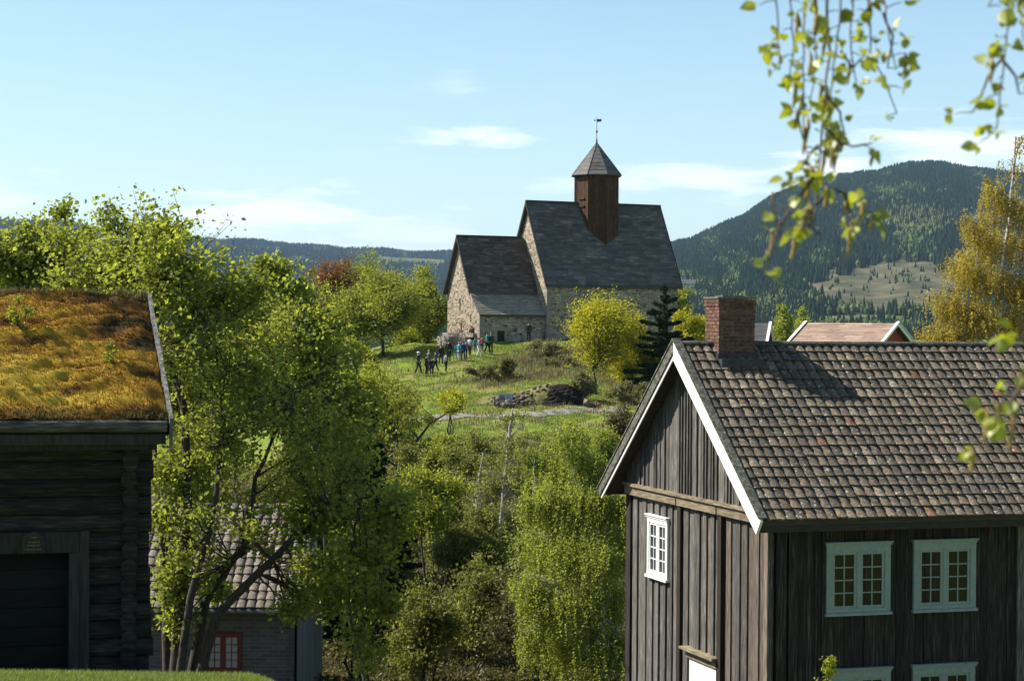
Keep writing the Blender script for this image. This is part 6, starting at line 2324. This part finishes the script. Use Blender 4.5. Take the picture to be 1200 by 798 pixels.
def build_mound():
    """overgrown ruin mound with a collapsed stone face and a rock face darkened in colour as shade"""
    c = ground_hit(640, 476, 100, 160)
    k = c.y / F
    root = thing('ruin_mound', 'overgrown mound of loose stones with a rock face coloured black as shadow beside the meadow path', 'mound', c)
    r = random.Random(3)
    # grassy body: ellipsoid heap behind the dark face
    W, H, Dp = 3.9, 1.15, 2.2
    V, fs = [], []
    nx, ny = 44, 22
    for j in range(ny):
        for i in range(nx):
            u, v = -1 + 2 * i / (nx - 1), -1 + 2 * j / (ny - 1)
            x = u * W * 1.1 - 1.0
            y = v * Dp + 2.2
            # height profile: low on the left, highest right of the middle
            pr = math.exp(-((x - 0.9) / 1.5) ** 2) * 1.0 + math.exp(-((x + 1.2) / 1.5) ** 2) * 0.65 + math.exp(-((x + 3.4) / 1.2) ** 2) * 0.42
            fr = max(0.0, 1 - ((y - 2.2) / Dp) ** 2) ** 0.6
            h = H * min(pr, 1.0) * fr * (1 + 0.10 * math.sin(x * 4 + y * 3) * math.sin(y * 4))
            V.append((x, y, h + G(c.x + x, c.y + y) - c.z - 0.12))
    for j in range(ny - 1):
        for i in range(nx - 1):
            fs.append((j * nx + i, j * nx + i + 1, (j + 1) * nx + i + 1, (j + 1) * nx + i))
    mb = MB(1)
    mb.poly(V, fs, 0.4)
    mb.build('body', M['mound'], root, smooth=True)
    # rock face with its shade put into the dark colour
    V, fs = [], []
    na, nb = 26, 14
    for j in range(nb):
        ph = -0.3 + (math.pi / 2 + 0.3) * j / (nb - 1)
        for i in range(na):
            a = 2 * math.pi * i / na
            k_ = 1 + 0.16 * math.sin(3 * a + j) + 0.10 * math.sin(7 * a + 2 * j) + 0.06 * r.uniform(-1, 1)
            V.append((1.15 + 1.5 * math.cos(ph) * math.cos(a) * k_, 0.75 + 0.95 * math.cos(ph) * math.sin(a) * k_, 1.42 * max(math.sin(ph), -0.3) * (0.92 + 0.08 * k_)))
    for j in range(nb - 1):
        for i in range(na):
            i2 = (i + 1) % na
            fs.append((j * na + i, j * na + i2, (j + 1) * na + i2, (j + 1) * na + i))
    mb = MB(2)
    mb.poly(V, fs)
    mb.build('shade_rock_face', M['rock_shade'], root)
    spots = []
    for i in range(230):
        x = r.uniform(-3.9, 2.5)
        t = r.random()
        hgt = (math.exp(-((x - 0.9) / 1.5) ** 2) + math.exp(-((x + 1.2) / 1.5) ** 2) * 0.65 + math.exp(-((x + 3.4) / 1.2) ** 2) * 0.42)
        if x > -0.9:
            t = 0.85 + 0.25 * r.random()   # only along the top of the dark face
            if r.random() < 0.72:
                continue
        y = -0.55 + 1.7 * t
        spots.append(((x, y, 1.25 * min(hgt, 1.0) * t + r.uniform(-.05, .1)), r.uniform(0.06, 0.16)))
    rock_heap('stones', None, spots, 4, None).build('stones', M['rock'], root)


build_mound()

# small boulder and red marker beside the mound
q = ground_hit(689, 477, 100, 160)
mb = rock_heap('boulder', None, [((0, 0, 0.25), 0.42), ((0.55, 0.1, 0.15), 0.3)], 9, None)
o = mb.build('boulder', M['rock'], None, loc=q)
tag(o, 'low grey boulders at the right foot of the ruin mound', 'boulder')
q = ground_hit(702, 478.5, 100, 160)
mb = MB(3)
mb.tube([(0, 0, 0), (0, 0, 0.28)], [0.13, 0.15], 10)
mb.tube([(0, 0, 0.28), (0, 0, 0.36)], [0.16, 0.10], 10)
o = mb.build('red_bucket', M['red_paint'], None, loc=q)
tag(o, 'small red bucket on the grass right of the ruin mound', 'bucket')
# information sign on two posts
q = ground_hit(592, 478, 100, 160)
sg = thing('information_sign', 'grey information board on two thin posts in front of the stone heap', 'sign', q, 0.05)
M['sign_face'] = surf('sign_face', [(0.34, 0.37, 0.40), (0.44, 0.46, 0.48)], (1, 1, 1), 2, 4, 0.5, 0, 0.0)
M['sign_text'] = surf('sign_text', [(0.12, 0.13, 0.14), (0.18, 0.19, 0.2)], (1, 1, 1), 2, 4, 0.6, 0, 0.0)
s_ = q.y / F
mb = MB(1)
mb.box(-8.5 * s_, 8.5 * s_, -0.03, 0.0, 6 * s_, 17 * s_)
bd = mb.build('board', M['sign_face'], sg)
mb = MB(2)
mb.box(-6.5 * s_, -0.8 * s_, -0.036, -0.031, 9 * s_, 15 * s_)
for k in range(5):
    mb.box(0.8 * s_, 6.8 * s_ - 0.05 * (k % 2), -0.036, -0.031, (9.5 + k * 1.2) * s_, (10.0 + k * 1.2) * s_)
mb.build('print', M['sign_text'], bd)
for x in (-6.8, 6.8):
    mb = MB(3)
    mb.tube([(x * s_, 0.035, -0.3), (x * s_, 0.035, 17 * s_)], [0.035, 0.035], 6)
    mb.build('post', M['iron'], sg)
# pale stone post under the hilltop trees
q = ground_hit(411, 431, 120, 190)
mb = MB(4)
mb.box(-0.16, 0.16, -0.12, 0.12, -0.2, 1.15)
mb.prism([(-0.16, 1.15), (0.16, 1.15), (0.0, 1.32)], -0.12, 0.12, 'y')
o = mb.build('stone_post', M['quoin'], None, loc=q)
tag(o, 'pale stone post standing under the trees left of the meadow', 'post')

# ---------------------------------------------------------------- visitors
M['skin'] = surf('skin', [(0.42, 0.26, 0.19), (0.50, 0.32, 0.24)], (1, 1, 1), 3, 2, 0.6, 0, 0)
CLR = {}


def cloth(rgb):
    if rgb not in CLR:
        CLR[rgb] = surf('cloth', [tuple(c * 0.8 for c in rgb), rgb], (1, 1, 1), 9, 3, 0.9, 0, 0.1)
    return CLR[rgb]


def skin_mesh(name, joints, edges, radii, root=0, sub=1):
    me = bpy.data.meshes.new(name)
    me.from_pydata([tuple(j) for j in joints], edges, [])
    me.update()
    ob = bpy.data.objects.new('tmp', me)
    COL.objects.link(ob)
    ob.modifiers.new('skin', 'SKIN')
    sv = me.skin_vertices[0].data
    for i, r_ in enumerate(radii):
        rr = r_ if isinstance(r_, tuple) else (r_, r_)
        sv[i].radius = rr
        sv[i].use_root = (i == root)
    s = ob.modifiers.new('sub', 'SUBSURF')
    s.levels = s.render_levels = sub
    dg = bpy.context.evaluated_depsgraph_get()
    out = bpy.data.meshes.new_from_object(ob.evaluated_get(dg))
    out.name = name
    bpy.data.objects.remove(ob)
    for p_ in out.polygons:
        p_.use_smooth = True
    return out


def person_meshes(stride, arm, sway):
    """1.75 m figure facing -Y; returns body, jacket, trousers, hair meshes. stride: leg spread, arm: bend"""
    hipz, kz = 0.92, 0.50
    s = stride
    J = {
        'pel': (0, 0, 0.95), 'wai': (0, 0, 1.08), 'che': (0, 0.0, 1.30), 'nb': (0, 0.01, 1.46), 'nk': (0, 0.0, 1.53), 'hd': (0, -0.015, 1.60), 'ht': (0, -0.01, 1.71),
        'hl': (0.09, 0, 0.90), 'kl': (0.10, -0.12 * s - 0.03, 0.50), 'al': (0.10, -0.24 * s, 0.09), 'tl': (0.11, -0.24 * s - 0.16, 0.035),
        'hr': (-0.09, 0, 0.90), 'kr': (-0.10, 0.08 * s - 0.03, 0.50), 'ar': (-0.10, 0.26 * s, 0.09), 'tr': (-0.11, 0.26 * s - 0.16, 0.035),
        'sl': (0.19, 0.01, 1.42), 'el': (0.25, 0.04 + 0.10 * s, 1.14), 'wl': (0.22, -0.05 - 0.20 * arm + 0.12 * s, 0.93 + 0.22 * arm), 'fl': (0.21, -0.09 - 0.26 * arm + 0.14 * s, 0.84 + 0.26 * arm),
        'sr': (-0.19, 0.01, 1.42), 'er': (-0.25, 0.04 - 0.10 * s, 1.14), 'wr': (-0.22, -0.05 - 0.18 * arm * sway - 0.12 * s, 0.93 + 0.18 * arm * sway), 'fr': (-0.21, -0.09 - 0.24 * arm * sway - 0.14 * s, 0.84 + 0.22 * arm * sway)}

    def mk(nm, keys, ed, rad):
        return skin_mesh(nm, [J[k] for k in keys], [(keys.index(a), keys.index(b)) for a, b in ed], [rad[k] for k in keys])
    allk = list(J.keys())
    ed = [('pel', 'wai'), ('wai', 'che'), ('che', 'nb'), ('nb', 'nk'), ('nk', 'hd'), ('hd', 'ht'), ('pel', 'hl'), ('hl', 'kl'), ('kl', 'al'), ('al', 'tl'), ('pel', 'hr'), ('hr', 'kr'), ('kr', 'ar'), ('ar', 'tr'),
          ('nb', 'sl'), ('sl', 'el'), ('el', 'wl'), ('wl', 'fl'), ('nb', 'sr'), ('sr', 'er'), ('er', 'wr'), ('wr', 'fr')]
    R_ = dict(pel=(0.13, 0.10), wai=(0.12, 0.09), che=(0.15, 0.10), nb=(0.09, 0.07), nk=(0.055, 0.055), hd=(0.085, 0.10), ht=(0.07, 0.085),
              hl=0.085, kl=0.058, al=0.042, tl=(0.04, 0.03), hr=0.085, kr=0.058, ar=0.042, tr=(0.04, 0.03), sl=0.055, el=0.042, wl=0.03, fl=(0.035, 0.02), sr=0.055, er=0.042, wr=0.03, fr=(0.035, 0.02))
    body = mk('body', allk, ed, R_)
    jk = ['pel', 'wai', 'che', 'nb', 'sl', 'el', 'wl', 'sr', 'er', 'wr']
    RJ = dict(R_)
    RJ.update(pel=(0.165, 0.13), wai=(0.16, 0.125), che=(0.18, 0.135), nb=(0.11, 0.09), sl=0.075, el=0.06, wl=0.045, sr=0.075, er=0.06, wr=0.045)
    jacket = mk('jacket', jk, [e for e in ed if e[0] in jk and e[1] in jk], RJ)
    tk = ['pel', 'hl', 'kl', 'al', 'hr', 'kr', 'ar']
    RT = dict(R_)
    RT.update(pel=(0.145, 0.12), hl=0.105, kl=0.075, al=0.06, hr=0.105, kr=0.075, ar=0.06)
    tr_ = mk('trousers', tk, [e for e in ed if e[0] in tk and e[1] in tk], RT)
    hair = skin_mesh('hair', [(0, 0.045, 1.58), (0, 0.03, 1.68), (0, -0.02, 1.755)], [(0, 1), (1, 2)], [(0.075, 0.07), (0.095, 0.10), (0.07, 0.08)])
    return body, jacket, tr_, hair


POSES = [person_meshes(0.1, 0.1, 1), person_meshes(1.0, 0.2, 0.5), person_meshes(0.3, 0.9, 0.2), person_meshes(0.7, 0.0, 1)]
cap_mb = None


def person(label, px, py, h, jac, tro, hair, pose, face, cap=None, extra=None, d=None):
    q = ground_hit(px, py, 120, 185) if d is None else on_ground(px, d)
    root = thing('person', label, 'person', q, face, 'visitors walking up to the church')
    root.scale = (h / 1.77,) * 3
    for me, nm, col in zip(POSES[pose], ('body', 'jacket', 'trousers', 'hair'), (None, jac, tro, hair)):
        o = bpy.data.objects.new(nm, me)
        COL.objects.link(o)
        o.parent = root
        if not me.materials:
            me.materials.append(M['skin'])
        o.material_slots[0].link = 'OBJECT'
        o.material_slots[0].material = M['skin'] if col is None else cloth(col)
    if cap:
        mb = MB(1)
        mb.tube([(0, 0.0, 1.66), (0, 0, 1.74), (0, 0.0, 1.79)], [0.125, 0.12, 0.06], 12)
        mb.tube([(0, -0.10, 1.68), (0, -0.10, 1.695)], [0.10, 0.10], 12)
        mb.build('cap', cloth(cap), root, smooth=True)
    if extra == 'bag':
        mb = MB(2)
        mb.box(-0.15, 0.15, 0.12, 0.29, 1.0, 1.42)
        mb.tube([(-0.12, 0.2, 1.42), (0, 0.2, 1.47), (0.12, 0.2, 1.42)], [0.03, 0.04, 0.03], 6)
        mb.build('backpack', cloth((0.35, 0.36, 0.38)), root)
    return root


BLK, NAVY, GRY, TEAL, WHT, GRN = (0.02, 0.02, 0.022), (0.02, 0.035, 0.08), (0.20, 0.22, 0.25), (0.03, 0.26, 0.26), (0.62, 0.62, 0.62), (0.02, 0.30, 0.17)
DHR, BRN, BLD = (0.02, 0.014, 0.01), (0.07, 0.04, 0.02), (0.33, 0.22, 0.10)
R_ = math.radians
person('person in dark coat with a white cap, leftmost of the walking group', 490.2, 439.5, 1.72, (0.035, 0.04, 0.045), BLK, BRN, 1, R_(60), cap=(0.75, 0.75, 0.72))
person('person in black second from the left end of the walking group, arms slightly raised', 499.5, 440, 1.58, BLK, BLK, DHR, 2, R_(100))
person('person with light fair hair standing behind the black-clad pair near the left end', 502.5, 436, 1.70, (0.10, 0.10, 0.08), BLK, (0.45, 0.36, 0.18), 0, R_(150))
person('short dark-clothed person at the front of the lower group', 505.8, 440.5, 1.35, (0.03, 0.03, 0.05), BLK, DHR, 0, R_(200))
person('person in charcoal jacket striding behind the short dark-clothed one', 510.5, 436, 1.60, (0.05, 0.05, 0.06), (0.02, 0.025, 0.05), BRN, 1, R_(250))
person('person in black jacket carrying a pale grey backpack', 516.5, 429, 1.66, BLK, (0.05, 0.05, 0.06), DHR, 3, R_(20), extra='bag')
person('person in light grey hooded top and black trousers nearest the brown scrub', 522.4, 436.5, 1.50, GRY, BLK, BRN, 0, R_(120))
person('tall person all in black between the lower and the upper group', 525.8, 424, 1.75, BLK, BLK, DHR, 0, R_(170))
person('small person in turquoise jacket and pale trousers at the left of the upper group', 533.6, 423.5, 1.30, (0.05, 0.33, 0.36), (0.50, 0.50, 0.48), BRN, 1, R_(230))
person('person in teal jacket and grey trousers in the upper group', 537.8, 424, 1.62, TEAL, (0.25, 0.26, 0.30), BLD, 2, R_(130))
person('person in slate-grey top hidden just behind the teal jacket', 539.6, 421, 1.55, (0.12, 0.15, 0.20), (0.10, 0.11, 0.14), DHR, 0, R_(60))
person('person in navy blue jacket in the middle of the upper group', 542.8, 423.5, 1.58, (0.02, 0.05, 0.16), NAVY, BRN, 3, R_(200))
person('person in mid-grey sweater right of the navy jacket', 546.4, 420.5, 1.50, (0.16, 0.17, 0.19), BLK, DHR, 0, R_(90))
person('person in white top and black trousers near the church corner', 550.4, 418, 1.56, WHT, BLK, BRN, 3, R_(160))
person('person in maroon top standing at the sunlit foot of the church gable', 553.0, 404.5, 1.62, (0.16, 0.05, 0.05), (0.07, 0.06, 0.07), DHR, 0, R_(180))
person('small child in turquoise beside the maroon-topped person', 556.8, 413, 1.20, (0.04, 0.30, 0.30), (0.06, 0.15, 0.20), BRN, 0, R_(220))
person('person in grey top and white trousers right of the upper group', 561.4, 418.5, 1.56, (0.17, 0.17, 0.19), (0.66, 0.66, 0.66), DHR, 1, R_(100))
person('child in a red top between the white trousers and the green jackets', 564.9, 411, 1.15, (0.30, 0.04, 0.03), (0.05, 0.05, 0.08), BRN, 0, R_(140))
person('person in bright green jacket and black trousers, legs apart, left of the rightmost pair', 570.8, 415, 1.72, GRN, BLK, DHR, 1, R_(75))
person('person in dark coat with green hood at the right end of the group', 575.2, 415, 1.70, (0.03, 0.06, 0.05), BLK, (0.03, 0.30, 0.2), 0, R_(200))
person('lone person in dark clothes standing by the shaded church wall', 619.5, 401.5, 1.70, (0.03, 0.03, 0.035), BLK, BRN, 0, R_(180))


# ---------------------------------------------------------------- foreground birch whose twigs hang into view
def foreground_birch():
    r = random.Random(12)
    gx_, gy_ = 2.9, 2.6
    base = Vector((gx_, gy_, G(gx_, gy_)))
    root = thing('hanging_birch', 'close birch whose thin drooping twigs with new leaves and catkins hang into the upper right', 'tree', base)
    B = base
    mb = MB(1)
    topz = 3.6
    trunk = [Vector((0, 0, -0.3)), Vector((0.05, 0, 1.0)), Vector((0, 0.05, 2.4)), Vector((-0.05, 0.1, 4.0)), Vector((0.05, 0, 6.2))]
    mb.tube(trunk, [0.16, 0.13, 0.11, 0.09, 0.04], 10)
    limb = [trunk[2], Vector((-0.7, 0.35, 2.95)), Vector((-1.5, 0.7, 3.2)), Vector((-2.4, 0.8, 3.15)), Vector((-3.2, 0.8, 2.9))]
    limb = [Vector((0, 0.05, 2.3)), Vector((-0.6, 0.35, 2.75)), Vector((-1.2, 0.7, 2.95)), Vector((-1.8, 0.85, 2.95)), Vector((-2.5, 0.9, 2.8))]
    mb.tube(limb, [0.05, 0.04, 0.03, 0.02, 0.01], 7)
    limb2 = [Vector((0, 0.05, 1.6)), Vector((-0.5, 0.2, 1.95)), Vector((-1.05, 0.3, 1.9)), Vector((-1.6, 0.4, 1.75))]
    mb.tube(limb2, [0.03, 0.02, 0.012, 0.006], 6)
    limb3 = [Vector((0, 0.05, 3.0)), Vector((0.7, -0.2, 3.6)), Vector((1.3, 0.1, 3.8))]
    mb.tube(limb3, [0.04, 0.025, 0.01], 6)
    mb.build('trunk', BB, root, smooth=True)
    D = 3.4
    tw = MB(2)
    leaves, cats = [], []

    def near_limb(p):
        best, bd = None, 1e9
        for L_ in (limb, limb2):
            for a, b in zip(L_[:-1], L_[1:]):
                for k in range(8):
                    q = a.lerp(b, k / 7)
                    d_ = math.hypot(q.x - p.x, q.y - p.y) + (5 if q.z < p.z else 0)
                    if d_ < bd:
                        best, bd = q, d_
        return best

    def strand(pts, d, dens=1.0, r0=0.0022, side=True, hook=True, cat=0.10):
        W = [P(x, y, d + r.uniform(-0.04, 0.04)) - B for x, y in pts]
        if hook:
            q = near_limb(W[0])
            W = [q, (q + W[0]) / 2 + Vector((0, 0, 0.06))] + W
        fine = []
        for a, b in zip(W[:-1], W[1:]):
            n = max(2, int((b - a).length / 0.02))
            for k in range(n):
                fine.append(a.lerp(b, k / n) + Vector((r.uniform(-1, 1), r.uniform(-1, 1), 0)) * 0.0018)
        fine.append(W[-1])
        m_ = len(fine)
        tw.tube(fine, [r0 * (1.2 - 0.75 * i / m_) for i in range(m_)], 5, caps=False)
        for i in range(3, m_):
            z_ok = True
            if r.random() < 0.95 * dens:
                # small spur with 2-3 leaves
                a = r.random() * 6.28
                out = Vector((math.cos(a), math.sin(a), r.uniform(-0.5, 0.4))) * r.uniform(0.008, 0.03)
                p0 = fine[i]
                p1 = p0 + out
                tw.tube([p0, p0 + out * 0.6 + Vector((0, 0, 0.002)), p1], [0.0011, 0.0009, 0.0007], 4, caps=False)
                for _ in range(r.choice((2, 3, 3, 4))):
                    dr = Vector((out.x * 30 + r.uniform(-.7, .7), out.y * 30 + r.uniform(-.7, .7), r.uniform(-1.3, 0.5))).normalized()
                    leaves.append((p1, dr, r.uniform(0.012, 0.028), r.random()))
                if r.random() < cat * 1.4:
                    cats.append((p1, r.uniform(0.025, 0.05)))
            elif side and r.random() < 0.04 * dens:
                a = r.random() * 6.28
                e_ = fine[i] + Vector((math.cos(a) * 0.06, math.sin(a) * 0.06, r.uniform(-0.08, -0.02)))
                e2 = e_ + Vector((math.cos(a) * 0.03, math.sin(a) * 0.03, -0.06))
                tw.tube([fine[i], e_, e2], [0.0013, 0.001, 0.0006], 4, caps=False)
                for q in (e_, e_.lerp(e2, .5), e2):
                    leaves.append((q, Vector((r.uniform(-1, 1), r.uniform(-1, 1), -0.5)).normalized(), r.uniform(0.018, 0.03), r.random()))
    strand([(906, -70), (910, 0), (912, 45), (914, 82)], 3.35, 0.6)
    strand([(946, -70), (943, 0), (941, 80), (942, 150), (946, 195)], 3.45, 0.7)
    strand([(974, -70), (968, 0), (972, 60), (966, 120), (962, 165), (957, 215), (954, 262)], 3.4, 0.95, 0.003, cat=0.2)
    strand([(992, -70), (986, 0), (980, 60), (973, 110), (966, 180)], 3.35, 0.7, cat=0.2)
    strand([(1017, -70), (1018, 0), (1020, 62), (1034, 90), (1044, 112), (1051, 133)], 3.5, 0.75)
    strand([(986, 60), (1000, 80), (1012, 66)], 3.42, 0.35, hook=False)
    strand([(1034, 15), (1046, 42), (1040, 80)], 3.5, 0.9, hook=False)
    strand([(966, 150), (985, 168), (1000, 172), (1022, 168)], 3.38, 0.45, hook=False)
    strand([(957, 205), (940, 208), (920, 218), (905, 235)], 3.35, 0.8, hook=False, cat=0.3)
    strand([(954, 208), (930, 240), (915, 262), (905, 292), (897, 318)], 3.3, 0.35, hook=False, r0=0.003)
    strand([(905, 226), (908, 255), (916, 285)], 3.35, 1.3, hook=False, cat=0.5)
    strand([(956, 240), (975, 222), (995, 228), (1010, 240), (1018, 268)], 3.4, 1.2, hook=False, cat=0.4)
    strand([(990, 228), (996, 250), (1000, 272)], 3.4, 1.4, hook=False, cat=0.5)
    strand([(954, 256), (948, 262), (962, 275)], 3.4, 1.2, hook=False)
    strand([(930, -70), (926, 0), (930, 50), (926, 95)], 3.5, 0.8, cat=0.2)
    strand([(960, -70), (957, 0), (955, 70), (950, 130)], 3.3, 0.8, cat=0.3)
    strand([(1001, -70), (1000, 0), (996, 50), (1003, 96)], 3.45, 0.7, cat=0.2)
    strand([(1040, -70), (1036, 0), (1042, 40), (1050, 80)], 3.4, 0.6)
    strand([(941, 110), (936, 140), (944, 172)], 3.4, 1.0, hook=False, cat=0.4)
    strand([(968, 110), (984, 132), (990, 160)], 3.4, 1.0, hook=False, cat=0.4)
    strand([(958, 170), (946, 185), (938, 200)], 3.4, 1.0, hook=False, cat=0.3)
    # right hand clump
    strand([(1196, -60), (1191, 0), (1182, 35), (1176, 68), (1172, 110), (1168, 148), (1157, 162)], 3.1, 0.75, cat=0.08)
    strand([(1176, 66), (1158, 90), (1150, 110), (1140, 132)], 3.1, 0.4, hook=False)
    strand([(1176, 72), (1190, 90), (1194, 110)], 3.1, 0.9, hook=False)
    strand([(1212, -50), (1215, 0), (1205, 20), (1198, 40)], 3.1, 0.7)
    strand([(1160, -40), (1165, -10), (1158, 8)], 3.1, 0.9)
    # lower right clump in front of the tiles
    strand([(1290, 300), (1235, 345), (1205, 380), (1190, 415), (1187, 445)], 2.7, 0.9, hook=True, cat=0.1)
    strand([(1200, 395), (1215, 430), (1180, 462), (1168, 480), (1164, 520)], 2.7, 1.1, hook=False, cat=0.5)
    strand([(1205, 440), (1185, 470), (1190, 500)], 2.7, 1.0, hook=False, cat=0.4)
    # low single shoot in front of the lower windows
    tw.build('twigs', M['twig'], root)
    # leaves: ovate, folded, short stalk
    prof = [(0.0, 0.0), (0.12, 0.26), (0.30, 0.40), (0.55, 0.36), (0.8, 0.18), (1.0, 0.0)]
    V, fl, sz, rn = [], [], [], []
    for p0, d, s, q in leaves:
        d = d.normalized()
        up = Vector((r.gauss(0, 1), r.gauss(0, 1), r.gauss(0, 1) + 0.6)).normalized()
        b = d.cross(up).normalized()
        n = b.cross(d)
        st = p0 + d * s * 0.3
        base_i = len(V)
        curl = r.uniform(-0.25, 0.15)
        for f, w in prof:
            c_ = st + d * s * f + n * s * curl * f * f
            V += [c_ - b * w * s + n * w * s * 0.35, c_, c_ + b * w * s + n * w * s * 0.35]
        for i in range(5):
            for k in (0, 1):
                a = base_i + i * 3 + k
                fl += [a, a + 1, a + 4, a + 3]
                sz.append(4)
                rn.append(q)
    mesh_np('leaves', [tuple(v) for v in V], fl, sz, M['leaf_close'], root, rnd=rn, smooth=True)
    rest = MB(5)
    for i, (p0, l) in enumerate(cats):
        pts = [p0 + Vector((0.002 * math.sin(k), 0.002 * math.cos(k * 2), -l * k / 5)) for k in range(6)]
        cm = MB(5) if i < 99 else rest
        cm.tube(pts, [0.0015, 0.003, 0.0034, 0.0032, 0.0028, 0.001], 7)
        if i < 99:
            cm.build('catkin', M['catkin'], root, smooth=True)
    if rest.v:
        tag(rest.build('catkins', M['catkin'], root, smooth=True), kind='stuff')


M['twig'] = surf('birch_twig', [(0.05, 0.035, 0.028), (0.11, 0.075, 0.06)], (1, 1, 1), 30, 3, 0.7, 0.1, 0.1)
M['leaf_close'] = leaf_mat('young_birch_leaf', (0.19, 0.23, 0.02), (0.38, 0.39, 0.035), 0.55, 8, gloss=0.08)
M['catkin'] = surf('catkin', [(0.16, 0.10, 0.025), (0.30, 0.22, 0.06)], (1, 1, 1), 90, 3, 0.9, 0.1, 0.5, 0.003)
foreground_birch()
# small sprig in front of the lower windows of the plank house
b = on_ground(968, 30)
lb = [(P(970, 776, 30), 0.09, 1), (P(972, 786, 30), 0.08, .8), (P(966, 800, 30), 0.10, .6), (P(972, 830, 30), 0.15, .6), (P(960, 860, 30), 0.2, .5)]
tree('sapling', 'single green leafy shoot tip in front of the lower window of the plank house', b, lb, (BK, M['leaf_green']), tr=0.02, seed=77, nleaf=420, lsize=0.05, clusters=5, spread=0.35, cat='sapling')
